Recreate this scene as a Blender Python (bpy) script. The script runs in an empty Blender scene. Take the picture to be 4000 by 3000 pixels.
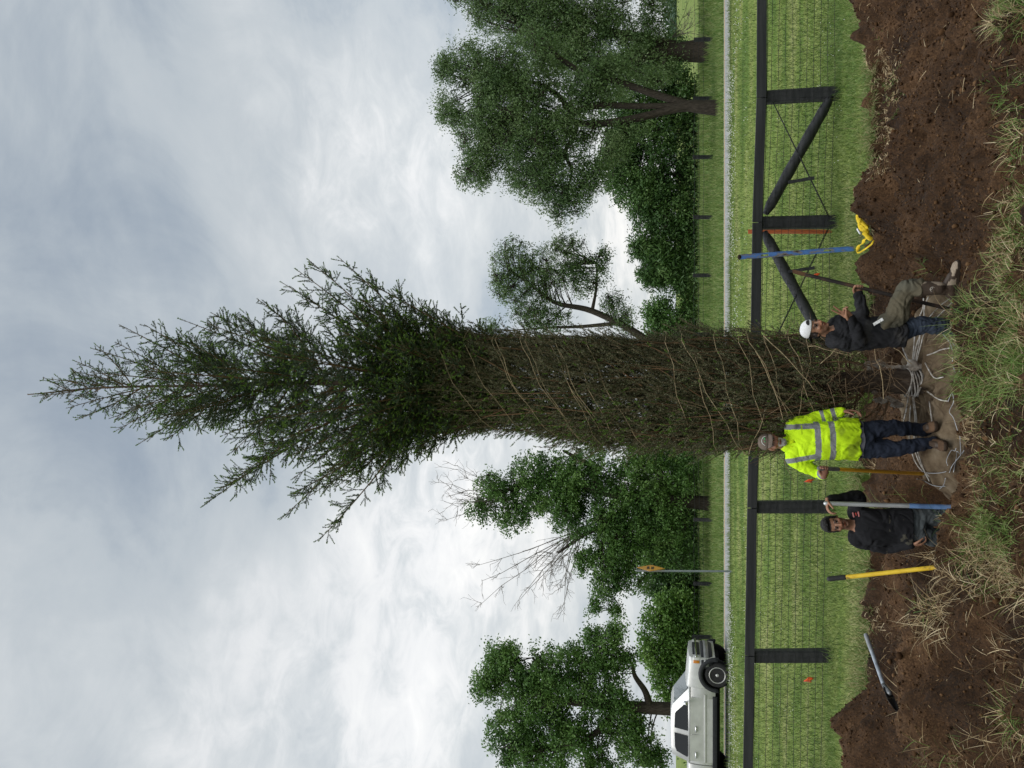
import bpy, bmesh, math, random
import numpy as np
from mathutils import Vector, Matrix

S = bpy.context.scene
COL = S.collection
rng = np.random.default_rng(7)
random.seed(7)

# ---------------------------------------------------------------- camera (photograph was taken with the phone turned: world up is picture left)
F_PX, PITCH, CAM_Z = 3000.0, math.radians(12.04), 2.5
cp, sp = math.cos(PITCH), math.sin(PITCH)
cam_d = bpy.data.cameras.new("camera")
cam_d.sensor_fit = 'HORIZONTAL'; cam_d.sensor_width = 36.0; cam_d.lens = 36.0 * F_PX / 4000.0
cam_d.clip_start = 0.1; cam_d.clip_end = 5000
cam = bpy.data.objects.new("camera", cam_d); COL.objects.link(cam)
M = Matrix(((0, 1, 0, 0), (sp, 0, -cp, 0), (-cp, 0, -sp, CAM_Z), (0, 0, 0, 1)))
cam.matrix_world = M
S.camera = cam

# ---------------------------------------------------------------- exposure
S.view_settings.view_transform = 'Standard'; S.view_settings.look = 'None'
S.view_settings.exposure = 0.0; S.view_settings.gamma = 1.0
S.render.engine = 'CYCLES'
S.cycles.use_denoising = True
S.cycles.max_bounces = 5; S.cycles.transparent_max_bounces = 8; S.cycles.diffuse_bounces = 3
try: S.cycles.use_fast_gi = False
except Exception: pass

# ---------------------------------------------------------------- sky
SUN_EL, SUN_AZ = math.radians(58), math.radians(205)      # azimuth clockwise from +Y
w = bpy.data.worlds.new("World"); S.world = w; w.use_nodes = True
nt = w.node_tree; nt.nodes.clear()
def N(tree, kind, **kw):
    n = tree.nodes.new(kind)
    for k, v in kw.items():
        if k.startswith('i_'):
            n.inputs[k[2:].replace('_', ' ')].default_value = v
        else: setattr(n, k, v)
    return n
def L(tree, a, b): tree.links.new(a, b)
def math_node(tree, op, a, b=None, clamp=False):
    n = tree.nodes.new('ShaderNodeMath'); n.operation = op; n.use_clamp = clamp
    for i, v in enumerate((a, b)):
        if v is None: continue
        if isinstance(v, (int, float)): n.inputs[i].default_value = v
        else: tree.links.new(v, n.inputs[i])
    return n.outputs[0]
def ramp(tree, fac, stops, interp='LINEAR'):
    n = tree.nodes.new('ShaderNodeValToRGB'); n.color_ramp.interpolation = interp
    e = n.color_ramp.elements
    while len(e) > 1: e.remove(e[-1])
    for i, (p, c) in enumerate(stops):
        q = e[0] if i == 0 else e.new(p)
        q.position = p; q.color = (*c, 1)
    if fac is not None: tree.links.new(fac, n.inputs[0])
    return n.outputs[0]
out = N(nt, 'ShaderNodeOutputWorld')
bgn = N(nt, 'ShaderNodeBackground'); L(nt, bgn.outputs[0], out.inputs[0])
sky = N(nt, 'ShaderNodeTexSky', sky_type='NISHITA', sun_disc=False)
sky.sun_elevation = SUN_EL; sky.sun_rotation = SUN_AZ; sky.air_density = 1.2; sky.dust_density = 2.0
tc = N(nt, 'ShaderNodeTexCoord')
sx = N(nt, 'ShaderNodeSeparateXYZ'); L(nt, tc.outputs['Generated'], sx.inputs[0])
zc = math_node(nt, 'MAXIMUM', sx.outputs[2], 0.0)
den = math_node(nt, 'ADD', zc, 0.22)
cx = math_node(nt, 'DIVIDE', sx.outputs[0], den); cy = math_node(nt, 'DIVIDE', sx.outputs[1], den)
cb = N(nt, 'ShaderNodeCombineXYZ'); L(nt, cx, cb.inputs[0]); L(nt, cy, cb.inputs[1])
mp = N(nt, 'ShaderNodeMapping'); L(nt, cb.outputs[0], mp.inputs[0])
mp.inputs['Location'].default_value = (1.2, 6.4, 0); mp.inputs['Rotation'].default_value = (0, 0, 0.9)
n1 = N(nt, 'ShaderNodeTexNoise', i_Scale=1.35, i_Detail=7.0, i_Roughness=0.55, i_Distortion=0.35); L(nt, mp.outputs[0], n1.inputs[0])
n2 = N(nt, 'ShaderNodeTexNoise', i_Scale=3.6, i_Detail=8.0, i_Roughness=0.6, i_Distortion=0.5); L(nt, mp.outputs[0], n2.inputs[0])
n3 = N(nt, 'ShaderNodeTexNoise', i_Scale=8.0, i_Detail=8.0, i_Roughness=0.62, i_Distortion=0.8); L(nt, mp.outputs[0], n3.inputs[0])
cl = math_node(nt, 'ADD', math_node(nt, 'ADD', math_node(nt, 'MULTIPLY', n1.outputs[0], 0.55), math_node(nt, 'MULTIPLY', n2.outputs[0], 0.32)), math_node(nt, 'MULTIPLY', n3.outputs[0], 0.13))
# the larger thin and thick places of this overcast, by direction
def _dir(x, y):
    a = (1500.0 - y) / F_PX; b = (2000.0 - x) / F_PX; return Vector((a, cp - b * sp, sp + b * cp)).normalized()
for (x, y, amt, wd) in ((1560, 1880, .10, 5), (1600, 2150, .10, 4.5), (1380, 1780, .06, 4), (1350, 830, .09, 7), (1240, 2720, .11, 8), (2380, 800, .11, 5), (1700, 2420, .09, 8), (420, 2700, .06, 9), (1480, 560, .07, 6), (2250, 1900, .06, 8),
                        (1040, 2050, -.09, 9), (680, 1150, -.035, 9), (900, 350, -.03, 11), (1390, 2010, -.08, 5), (1900, 2600, -.06, 6), (1820, 1050, -.05, 6), (200, 700, -.03, 9)):
    vd = N(nt, 'ShaderNodeVectorMath', operation='DOT_PRODUCT'); L(nt, tc.outputs['Generated'], vd.inputs[0]); vd.inputs[1].default_value = _dir(x, y)
    mr = N(nt, 'ShaderNodeMapRange', interpolation_type='SMOOTHSTEP'); L(nt, vd.outputs['Value'], mr.inputs[0]); mr.inputs[1].default_value = math.cos(math.radians(wd * 1.9)); mr.inputs[2].default_value = 1.0
    mr.inputs[3].default_value = 0.0; mr.inputs[4].default_value = amt
    cl = math_node(nt, 'ADD', cl, math_node(nt, 'MULTIPLY', mr.outputs[0], math_node(nt, 'MULTIPLY', n3.outputs[0], 1.9)))
ccol = ramp(nt, cl, [(0.32, (0.43, 0.495, 0.56)), (0.43, (0.51, 0.565, 0.615)), (0.52, (0.59, 0.635, 0.672)), (0.60, (0.69, 0.725, 0.75)), (0.68, (0.83, 0.845, 0.86)), (0.80, (0.93, 0.935, 0.935))])
# brighter thin cloud and hazy blue gaps low over the horizon
lowb = ramp(nt, zc, [(0.0, (1.12, 1.10, 1.06)), (0.30, (1.08, 1.08, 1.08)), (0.5, (0.94, 0.95, 0.96)), (0.72, (0.92, 0.93, 0.94)), (0.79, (2.1, 2.1, 2.1)), (0.92, (4.0, 4.0, 4.0))])
mul = N(nt, 'ShaderNodeMix', data_type='RGBA', blend_type='MULTIPLY'); mul.inputs[0].default_value = 1.0
L(nt, ccol, mul.inputs[6]); L(nt, lowb, mul.inputs[7])
skm = N(nt, 'ShaderNodeMix', data_type='RGBA', blend_type='MULTIPLY'); skm.inputs[0].default_value = 1.0
L(nt, sky.outputs[0], skm.inputs[6]); skm.inputs[7].default_value = (0.1, 0.1, 0.1, 1)
cover = ramp(nt, cl, [(0.36, (0.72,) * 3), (0.46, (1, 1, 1))])
mx = N(nt, 'ShaderNodeMix', data_type='RGBA'); L(nt, cover, mx.inputs[0]); L(nt, skm.outputs[2], mx.inputs[6]); L(nt, mul.outputs[2], mx.inputs[7])
L(nt, mx.outputs[2], bgn.inputs[0]); bgn.inputs[1].default_value = 1.0

sun_d = bpy.data.lights.new("sun", 'SUN'); sun_d.energy = 1.5; sun_d.angle = math.radians(25); sun_d.color = (1, 0.96, 0.9)
sun = bpy.data.objects.new("sun", sun_d); COL.objects.link(sun)
sdir = Vector((math.sin(SUN_AZ) * math.cos(SUN_EL), math.cos(SUN_AZ) * math.cos(SUN_EL), math.sin(SUN_EL)))
sun.rotation_euler = sdir.to_track_quat('Z', 'Y').to_euler()

# ---------------------------------------------------------------- measuring: a picture point (px of the 4000x3000 photograph) at distance Y in front of the camera
def ray(x, y):
    a = (1500.0 - y) / F_PX; b = (2000.0 - x) / F_PX
    return np.array([a, cp - b * sp, sp + b * cp])
def at(x, y, Y):
    d = ray(x, y); t = Y / d[1]
    return np.array([0, 0, CAM_Z]) + d * t
def at_z(x, y, z):
    d = ray(x, y); t = (z - CAM_Z) / d[2]
    return np.array([0, 0, CAM_Z]) + d * t
def ppm(x, y, Y):           # picture px per metre there
    d = ray(x, y); return F_PX / (Y / d[1])

# ---------------------------------------------------------------- noise
def _hash(i, j, k, seed):
    h = (i * 374761393 + j * 668265263 + k * 2147483647 + seed * 974711) & 0xFFFFFFFF
    h = ((h ^ (h >> 13)) * 1274126177) & 0xFFFFFFFF
    h = h ^ (h >> 16)
    return (h & 0xFFFFFF) / float(0xFFFFFF)
def vnoise(p, seed=0):
    p = np.asarray(p, float); i = np.floor(p).astype(np.int64); f = p - i
    f = f * f * (3 - 2 * f)
    r = 0
    for dx in (0, 1):
        for dy in (0, 1):
            for dz in (0, 1):
                wgt = (f[:, 0] if dx else 1 - f[:, 0]) * (f[:, 1] if dy else 1 - f[:, 1]) * (f[:, 2] if dz else 1 - f[:, 2])
                r = r + wgt * _hash(i[:, 0] + dx, i[:, 1] + dy, i[:, 2] + dz, seed)
    return r * 2 - 1
def fbm(p, octv=4, seed=0, gain=0.5):
    p = np.asarray(p, float); a, s, r = 1.0, 1.0, 0.0
    for o in range(octv):
        r = r + a * vnoise(p * s + 17.3 * o, seed + o); a *= gain; s *= 2.03
    return r
def sst(a, b, x):
    t = np.clip((x - a) / (b - a), 0, 1); return t * t * (3 - 2 * t)

# ---------------------------------------------------------------- meshes
def unit(v):
    v = np.asarray(v, float); return v / (np.linalg.norm(v) + 1e-12)
def unitr(v): return v / (np.linalg.norm(v, axis=1, keepdims=True) + 1e-12)
def perp(d):
    d = unit(d); a = np.array([0, 0, 1.0]) if abs(d[2]) < 0.9 else np.array([1.0, 0, 0])
    s = unit(np.cross(d, a)); return s, np.cross(s, d)
def catmull(pts, n):
    P = np.asarray(pts, float); P = np.vstack([2 * P[0] - P[1], P, 2 * P[-1] - P[-2]])
    r = []
    for i in range(1, len(P) - 2):
        for t in np.linspace(0, 1, n, endpoint=False):
            a, b, c, d = P[i - 1], P[i], P[i + 1], P[i + 2]
            r.append(0.5 * (2 * b + (c - a) * t + (2 * a - 5 * b + 4 * c - d) * t * t + (3 * b - a - 3 * c + d) * t ** 3))
    r.append(P[-2]); return np.array(r)
class MB:
    def __init__(s): s.v = []; s.f = []; s.n = 0; s.bulk = []
    def add(s, v, f):
        v = np.asarray(v, float).reshape(-1, 3); o = s.n
        s.v.append(v); s.f += [tuple(int(i) + o for i in q) for q in f]; s.n += len(v); return s
    def box(s, c, h, R=None):
        c = np.asarray(c, float); q = np.array([(x, y, z) for x in (-1, 1) for y in (-1, 1) for z in (-1, 1)], float) * np.asarray(h, float)
        if R is not None: q = q @ np.asarray(R, float)     # rows of R = local axes in world
        return s.add(q + c, [(0, 1, 3, 2), (4, 6, 7, 5), (0, 4, 5, 1), (2, 3, 7, 6), (0, 2, 6, 4), (1, 5, 7, 3)])
    def beam(s, a, b, w, h, upv=(0, 0, 1)):
        a = np.asarray(a, float); b = np.asarray(b, float); d = unit(b - a); sd = unit(np.cross(d, upv)); u = np.cross(sd, d)
        return s.box((a + b) / 2, (np.linalg.norm(b - a) / 2, w / 2, h / 2), (d, sd, u))
    def rings(s, R, cap=True):
        R = np.asarray(R, float); k, n, _ = R.shape
        f = []
        for i in range(k - 1):
            for j in range(n):
                j2 = (j + 1) % n
                f.append((i * n + j, i * n + j2, (i + 1) * n + j2, (i + 1) * n + j))
        V = R.reshape(-1, 3)
        if cap:
            f.append(tuple(range(n - 1, -1, -1))); f.append(tuple((k - 1) * n + j for j in range(n)))
        return s.add(V, f)
    def tube(s, pts, rad, n=8, round_=False):
        P = np.asarray(pts, float); r = np.broadcast_to(np.asarray(rad, float), (len(P),)).copy()
        T = np.gradient(P, axis=0); T = unitr(T)
        if round_:
            e = [(0.98, .25), (0.8, .6), (0.45, .9)]
            P = np.vstack([[P[0] - T[0] * r[0] * a for a, b in e], P, [P[-1] + T[-1] * r[-1] * a for a, b in e[::-1]]])
            r = np.concatenate([[r[0] * b for a, b in e], r, [r[-1] * b for a, b in e[::-1]]])
            T = np.vstack([[T[0]] * 3, T, [T[-1]] * 3])
        u, v = perp(T[0]); R = []
        an = np.arange(n) * 2 * math.pi / n
        for i in range(len(P)):
            u = unit(u - T[i] * np.dot(u, T[i])); v = np.cross(T[i], u)
            R.append(P[i] + r[i] * (np.cos(an)[:, None] * u + np.sin(an)[:, None] * v))
        return s.rings(R)
    def ell(s, c, ax, nu=16, nv=10):
        ax = np.asarray(ax, float); V = []; f = []
        for i in range(1, nv):
            t = math.pi * i / nv
            for j in range(nu):
                a = 2 * math.pi * j / nu
                V.append(np.asarray(c) + math.sin(t) * math.cos(a) * ax[0] + math.sin(t) * math.sin(a) * ax[1] + math.cos(t) * ax[2])
        V += [np.asarray(c) + ax[2], np.asarray(c) - ax[2]]
        for i in range(nv - 2):
            for j in range(nu):
                j2 = (j + 1) % nu; f.append((i * nu + j, (i + 1) * nu + j, (i + 1) * nu + j2, i * nu + j2))
        t, b = len(V) - 2, len(V) - 1
        for j in range(nu):
            j2 = (j + 1) % nu; f.append((t, j, j2)); f.append((b, (nv - 2) * nu + j2, (nv - 2) * nu + j))
        return s.add(V, f)
    def prism(s, poly, c, ax, ay, az, h):       # 2-D outline extruded +-h along az
        ax, ay, az = (np.asarray(q, float) for q in (ax, ay, az)); n = len(poly)
        V = [np.asarray(c) + p[0] * ax + p[1] * ay + z * h * az for z in (-1, 1) for p in poly]
        f = [tuple(range(n - 1, -1, -1)), tuple(range(n, 2 * n))] + [(i, (i + 1) % n, n + (i + 1) % n, n + i) for i in range(n)]
        return s.add(V, f)
    def verts(s): return np.vstack(s.v) if s.v else np.zeros((0, 3))
    def build(s, name, mat, parent=None, smooth=True, bevel=0):
        me = bpy.data.meshes.new(name); me.from_pydata(s.verts().tolist(), [], s.f)
        return finish(me, name, mat, parent, smooth, bevel)
def finish(me, name, mat, parent=None, smooth=True, bevel=0):
    if smooth: me.polygons.foreach_set('use_smooth', [True] * len(me.polygons))
    if mat is not None: me.materials.append(mat)
    me.update(); o = bpy.data.objects.new(name, me); COL.objects.link(o)
    if parent is not None: o.parent = parent; o.matrix_parent_inverse = Matrix.Translation(-parent.location) if parent.type == 'EMPTY' else Matrix()
    if bevel:
        b = o.modifiers.new('bevel', 'BEVEL'); b.width = bevel; b.segments = 2; b.limit_method = 'ANGLE'; b.angle_limit = math.radians(35)
    return o
def bulk(name, V, Fq, mat, parent=None, smooth=False, attr=None):
    """big mesh from numpy: V (n,3), Fq (m,k) all faces with k corners"""
    V = np.asarray(V, np.float32); Fq = np.asarray(Fq, np.int32); k = Fq.shape[1]
    me = bpy.data.meshes.new(name); me.vertices.add(len(V)); me.vertices.foreach_set('co', V.ravel())
    me.loops.add(Fq.size); me.loops.foreach_set('vertex_index', Fq.ravel())
    me.polygons.add(len(Fq)); me.polygons.foreach_set('loop_start', np.arange(len(Fq), dtype=np.int32) * k)
    me.update(calc_edges=True)
    if attr is not None:
        a = me.color_attributes.new('Col', 'FLOAT_COLOR', 'POINT')
        a.data.foreach_set('color', np.hstack([attr, np.ones((len(attr), 1))]).astype(np.float32).ravel())
    return finish(me, name, mat, parent, smooth)
def tag(o, label=None, cat=None, group=None, kind=None):
    if label: o['label'] = label
    if cat: o['category'] = cat
    if group: o['group'] = group
    if kind: o['kind'] = kind
    return o
def empty(name, loc, label, cat, group=None):
    o = bpy.data.objects.new(name, None); o.location = [float(q) for q in loc]; o.empty_display_size = 0.1; COL.objects.link(o)
    return tag(o, label, cat, group)
def many_tubes(P, R, n=4):
    """P (m,k,3) polylines, R (m,k) radii -> verts, quads (open tubes)"""
    P = np.asarray(P, float); R = np.asarray(R, float); m, k, _ = P.shape
    T = np.gradient(P, axis=1); T /= np.linalg.norm(T, axis=2, keepdims=True) + 1e-9
    up = np.where(np.abs(T[..., 2:3]) < 0.9, np.array([0, 0, 1.0]), np.array([1.0, 0, 0]))
    U = np.cross(T, up); U /= np.linalg.norm(U, axis=2, keepdims=True) + 1e-9; W = np.cross(T, U)
    an = np.arange(n) * 2 * math.pi / n
    V = P[:, :, None, :] + R[:, :, None, None] * (np.cos(an)[None, None, :, None] * U[:, :, None, :] + np.sin(an)[None, None, :, None] * W[:, :, None, :])
    idx = np.arange(m * k * n).reshape(m, k, n); nx = np.roll(idx, -1, axis=2)
    Fq = np.stack([idx[:, :-1], nx[:, :-1], nx[:, 1:], idx[:, 1:]], axis=-1).reshape(-1, 4)
    return V.reshape(-1, 3), Fq
def ribbons(base, d0, length, width, bend, seg=3, side=None):
    """grass blades: base (m,3), start direction d0 (m,3), sag by bend; returns verts, quads"""
    m = len(base); d = unitr(np.asarray(d0, float)); p = np.asarray(base, float).copy()
    if side is None:
        side = np.cross(d, unitr(rng.normal(size=(m, 3)))); 
    side = unitr(side)
    st = (length / seg)[:, None]; V = []
    for i in range(seg + 1):
        wv = (width * (1 - (i / seg) ** 1.5 * 0.9))[:, None] * 0.5
        V += [p - side * wv, p + side * wv]
        d = unitr(d + np.array([0, 0, -1.0]) * bend[:, None]); p = p + d * st
    V = np.stack(V, axis=1); k = 2 * (seg + 1)
    o = (np.arange(m) * k)[:, None]
    Fq = np.concatenate([o + np.array([2 * i, 2 * i + 1, 2 * i + 3, 2 * i + 2]) for i in range(seg)], axis=1).reshape(-1, 4)
    return V.reshape(-1, 3), Fq
def cat_mesh(parts):
    Vs, Fs, o = [], [], 0
    for V, Fq in parts: Vs.append(V); Fs.append(Fq + o); o += len(V)
    return np.vstack(Vs), np.vstack(Fs)
def leaf_quads(C, lng, wid, up_bias=0.0, hang=0.0):
    m = len(C); d = rng.normal(size=(m, 3)); d[:, 2] -= hang; d = unitr(d)
    nn = rng.normal(size=(m, 3)); nn[:, 2] += up_bias; s = unitr(np.cross(nn, d))
    l = (lng * rng.uniform(0.6, 1.3, m))[:, None]; wv = (wid * rng.uniform(0.6, 1.3, m))[:, None]
    V = np.stack([C - d * l * .5, C + s * wv * .5, C + d * l * .5, C - s * wv * .5], axis=1).reshape(-1, 3)
    return V, np.arange(m * 4).reshape(-1, 4)

# ---------------------------------------------------------------- materials
def base_mat(name, rough=0.8, spec=0.3, metal=0.0):
    m = bpy.data.materials.new(name); m.use_nodes = True; t = m.node_tree
    b = t.nodes['Principled BSDF']; b.inputs['Roughness'].default_value = rough; b.inputs['Metallic'].default_value = metal
    b.inputs['Specular IOR Level'].default_value = spec
    return m, t, b
def pmat(name, stops, scale=5.0, rough=0.8, spec=0.3, metal=0.0, bump=0.0, bscale=None, detail=5.0, stretch=(1, 1, 1), coord='Object', dist=0.0):
    """procedural material: noise through a colour ramp, with noise bump"""
    m, t, b = base_mat(name, rough, spec, metal)
    c = t.nodes.new('ShaderNodeTexCoord'); mpn = t.nodes.new('ShaderNodeMapping'); mpn.inputs['Scale'].default_value = stretch
    L(t, c.outputs[coord], mpn.inputs[0])
    n = N(t, 'ShaderNodeTexNoise', i_Scale=scale, i_Detail=detail, i_Roughness=0.6, i_Distortion=dist); L(t, mpn.outputs[0], n.inputs[0])
    if len(stops) == 1:
        cc = stops[0]; stops = [tuple(q * 0.85 for q in cc), tuple(min(1, q * 1.12) for q in cc)]
    k = len(stops); L(t, ramp(t, n.outputs[0], [(0.3 + 0.4 * i / max(1, k - 1), s_) for i, s_ in enumerate(stops)]), b.inputs['Base Color'])
    if bump:
        n3 = N(t, 'ShaderNodeTexNoise', i_Scale=bscale or scale * 4, i_Detail=6.0, i_Roughness=0.65); L(t, mpn.outputs[0], n3.inputs[0])
        bp = t.nodes.new('ShaderNodeBump'); bp.inputs['Strength'].default_value = bump; bp.inputs['Distance'].default_value = 0.02
        L(t, n3.outputs[0], bp.inputs['Height']); L(t, bp.outputs[0], b.inputs['Normal'])
    return m
def attr_mat(name, rough=0.7, spec=0.3, bump=0.0, bscale=60, grain=0.0):
    m, t, b = base_mat(name, rough, spec)
    a = t.nodes.new('ShaderNodeAttribute'); a.attribute_name = 'Col'
    src = a.outputs[0]
    c = t.nodes.new('ShaderNodeTexCoord')
    if grain:
        n = N(t, 'ShaderNodeTexNoise', i_Scale=bscale, i_Detail=4.0); L(t, c.outputs['Object'], n.inputs[0])
        r = ramp(t, n.outputs[0], [(0.3, (1 - grain,) * 3), (0.7, (1 + grain,) * 3)])
        mm = N(t, 'ShaderNodeMix', data_type='RGBA', blend_type='MULTIPLY'); mm.inputs[0].default_value = 1
        L(t, src, mm.inputs[6]); L(t, r, mm.inputs[7]); src = mm.outputs[2]
    L(t, src, b.inputs['Base Color'])
    if bump:
        n3 = N(t, 'ShaderNodeTexNoise', i_Scale=bscale, i_Detail=4.0); L(t, c.outputs['Object'], n3.inputs[0])
        bp = t.nodes.new('ShaderNodeBump'); bp.inputs['Strength'].default_value = bump; bp.inputs['Distance'].default_value = 0.01
        L(t, n3.outputs[0], bp.inputs['Height']); L(t, bp.outputs[0], b.inputs['Normal'])
    return m
def leaf_clump_mat(name, rough=0.55, trans=0.25):
    m, t, b = base_mat(name, rough, 0.35); a = t.nodes.new('ShaderNodeAttribute'); a.attribute_name = 'Col'; L(t, a.outputs[0], b.inputs['Base Color'])
    tr = t.nodes.new('ShaderNodeBsdfTranslucent'); L(t, a.outputs[0], tr.inputs[0]); mxs = t.nodes.new('ShaderNodeMixShader'); mxs.inputs[0].default_value = trans
    o = t.nodes['Material Output']; L(t, b.outputs[0], mxs.inputs[1]); L(t, tr.outputs[0], mxs.inputs[2]); L(t, mxs.outputs[0], o.inputs[0]); return m
def leaf_mat(name, stops, rough=0.55, trans=0.25, spec=0.35):
    m, t, b = base_mat(name, rough, spec)
    g = t.nodes.new('ShaderNodeNewGeometry'); k = len(stops)
    c = ramp(t, g.outputs['Random Per Island'], [(i / (k - 1), s_) for i, s_ in enumerate(stops)])
    L(t, c, b.inputs['Base Color'])
    if trans:
        tr = t.nodes.new('ShaderNodeBsdfTranslucent'); L(t, c, tr.inputs[0])
        mxs = t.nodes.new('ShaderNodeMixShader'); mxs.inputs[0].default_value = trans
        o = t.nodes['Material Output']; L(t, b.outputs[0], mxs.inputs[1]); L(t, tr.outputs[0], mxs.inputs[2]); L(t, mxs.outputs[0], o.inputs[0])
    return m
# ================================================================ terrain
ROAD_Y0, ROAD_Y1, ROAD_Z = 26.3, 29.6, 0.75
def gz(x, y):
    x = np.asarray(x, float); y = np.asarray(y, float)
    f = -0.07 - 0.013 * np.clip(x, -8, 8) * sst(9.5, 13, y) + 0.03 * sst(11.5, 10.5, y)
    z = f + (ROAD_Z - 0.03 - f) * sst(14.5, 26.0, y)
    z = z - 0.18 * sst(ROAD_Y1 + .5, 34, y) + 0.08 * sst(36, 50, y)
    z = z + (2.25 - 0.62) * sst(62, 160, y)
    return z + 0.02 * np.sin(x * 0.9 + 1) * np.sin(y * 0.7) * (np.abs(y - 28) > 3.5)
# lawn edge (distance from the camera) along x
_edge = [(3352, 0), (3390, 80), (3398, 300), (3396, 560), (3380, 690), (3392, 908), (3405, 988), (3395, 1097), (3395, 1200), (3350, 1400), (3345, 1560), (3360, 1700), (3355, 1805), (3345, 1904), (3385, 2140), (3390, 2274), (3385, 2473), (3375, 2697), (3372, 2780), (3372, 3000)]
_ep = np.array([at_z(x, y, -0.05) for x, y in _edge]); _o = np.argsort(_ep[:, 0]); _ep = _ep[_o]
def edge_y(x): return np.interp(x, _ep[:, 0], _ep[:, 1])
_mounds = []
def mound(x, y, Y, sx_, sy_, dz=0.0):
    p = at(x, y, Y); _mounds.append((p[0], Y, sx_, sy_, max(0.02, p[2] + 0.24 + dz)))
mound(3343, 779, 10.35, .45, .38); mound(3362, 1035, 10.3, .3, .32); mound(3350, 700, 10.5, .3, .3, -.15)
mound(3283, 2826, 10.1, .42, .5, -.05); mound(3310, 2990, 9.8, .9, .5); mound(3350, 5, 10.5, .6, .4)
mound(3570, 2590, 7.25, .75, .45, -.02); mound(3610, 2800, 7.0, .6, .5, -.02); mound(3640, 2480, 7.0, .5, .4, -.2)
mound(3770, 1080, 7.3, .7, .3, -.14); mound(3700, 2130, 7.45, .75, .28, -.10)
mound(3500, 700, 8.8, 1.0, .5, -.10); mound(3580, 320, 8.2, 1.2, .6, -.12)
mound(3810, 1700, 6.95, 1.2, .22, -.22); mound(3790, 1330, 6.95, .5, .25, -.18)
HOLE = (-0.55, 8.75, 2.15, 1.25, 0.62)
def soil_z(x, y):
    x = np.asarray(x, float); y = np.asarray(y, float); sh = x.shape; xf, yf = x.ravel(), y.ravel()
    p = np.stack([xf, yf, 0 * xf], 1)
    d = edge_y(xf) + 0.13 * fbm(p * 2.2, 3, 5) + 0.05 * vnoise(p * 9, 8) - yf
    z = gz(xf, yf) + 0.015
    z = z - 0.20 * sst(0.0, 0.3, d) + 0.13 * sst(1.0, 3.6, d)
    z = z - 0.7 * sst(0.05, 0.30, -d)
    m = 0
    for (mx_, my_, sx_, sy_, h) in _mounds:
        m = np.maximum(m, h * np.exp(-((xf - mx_) / sx_) ** 2 - ((yf - my_) / sy_) ** 2))
    z = z + m
    hx, hy, rx, ry, dep = HOLE
    q = np.sqrt(((xf - hx) / rx) ** 2 + ((yf - hy) / ry) ** 2) + 0.10 * fbm(p * 1.6, 2, 31)
    z = z - dep * sst(1.05, 0.72, q)
    ins = sst(-0.05, 0.1, d)
    n = 0.09 * fbm(p * 1.7, 3, 1) + 0.065 * np.abs(fbm(p * 5.0, 3, 2)) + 0.040 * fbm(p * 11.0, 3, 3, .6)
    rid = 0.03 * np.abs(fbm(np.stack([xf * 6 + yf * 1.5, yf * 2.2, 0 * xf], 1), 3, 4))
    clod = 0.13 * np.maximum(0, fbm(p * 6.0, 3, 9) - 0.25) + 0.03 * np.maximum(0, fbm(p * 17.0, 2, 11) - 0.2) + .05 * sst(.0, .5, fbm(p * 2.6 + 7, 3, 13))
    z = z + (n + rid + clod) * (0.35 + 0.65 * ins) - 0.03
    return z.reshape(sh)
def grid_mesh(xs, ys, zf):
    X, Y = np.meshgrid(xs, ys); Z = zf(X, Y); V = np.stack([X, Y, Z], -1).reshape(-1, 3)
    i = np.arange(len(V)).reshape(X.shape)
    return V, np.stack([i[:-1, :-1], i[:-1, 1:], i[1:, 1:], i[1:, :-1]], -1).reshape(-1, 4)
def lawn_z(x, y):
    d = edge_y(x) - y
    inside = sst(0.0, 0.12, d) * sst(9.2, 8.6, np.abs(x)) * sst(2.0, 2.4, y)
    return gz(x, y) - 1.6 * inside
def grade(segs):
    r = []
    for a, b, st in segs: r.append(np.arange(a, b, st))
    return np.concatenate(r + [[segs[-1][1]]])
xs = grade([(-1500, -200, 100), (-200, -40, 10), (-40, -9, 1.0), (-9, 9, 0.15), (9, 40, 1.0), (40, 200, 10), (200, 1500, 100)])
ys = grade([(-60, 0, 6), (0, 10.4, .4), (10.4, 11.6, 0.06), (11.6, 16, .3), (16, 40, .5), (40, 120, 4), (120, 400, 20), (400, 2500, 150)])

def lawn_material():
    m, t, b = base_mat('lawn', 0.9, 0.15)
    c = t.nodes.new('ShaderNodeTexCoord'); mpn = t.nodes.new('ShaderNodeMapping'); mpn.inputs['Scale'].default_value = (0.25, 1.0, 1); L(t, c.outputs['Object'], mpn.inputs[0])
    a = N(t, 'ShaderNodeTexNoise', i_Scale=1.1, i_Detail=4.0); L(t, mpn.outputs[0], a.inputs[0])
    f = N(t, 'ShaderNodeTexNoise', i_Scale=22.0, i_Detail=6.0, i_Roughness=0.7); L(t, c.outputs['Object'], f.inputs[0])
    s_ = math_node(t, 'ADD', math_node(t, 'MULTIPLY', a.outputs[0], 0.75), math_node(t, 'MULTIPLY', f.outputs[0], 0.35))
    col = ramp(t, s_, [(0.38, (0.048, 0.088, 0.018)), (0.48, (0.092, 0.145, 0.028)), (0.58, (0.152, 0.192, 0.046)), (0.68, (0.22, 0.228, 0.088))])
    L(t, col, b.inputs['Base Color'])
    bp = t.nodes.new('ShaderNodeBump'); bp.inputs['Strength'].default_value = 0.6; bp.inputs['Distance'].default_value = 0.03
    L(t, f.outputs[0], bp.inputs['Height']); L(t, bp.outputs[0], b.inputs['Normal'])
    return m
V, Fq = grid_mesh(xs, ys, lawn_z)
tag(bulk('ground', V, Fq, lawn_material(), smooth=True), kind='structure')

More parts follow.
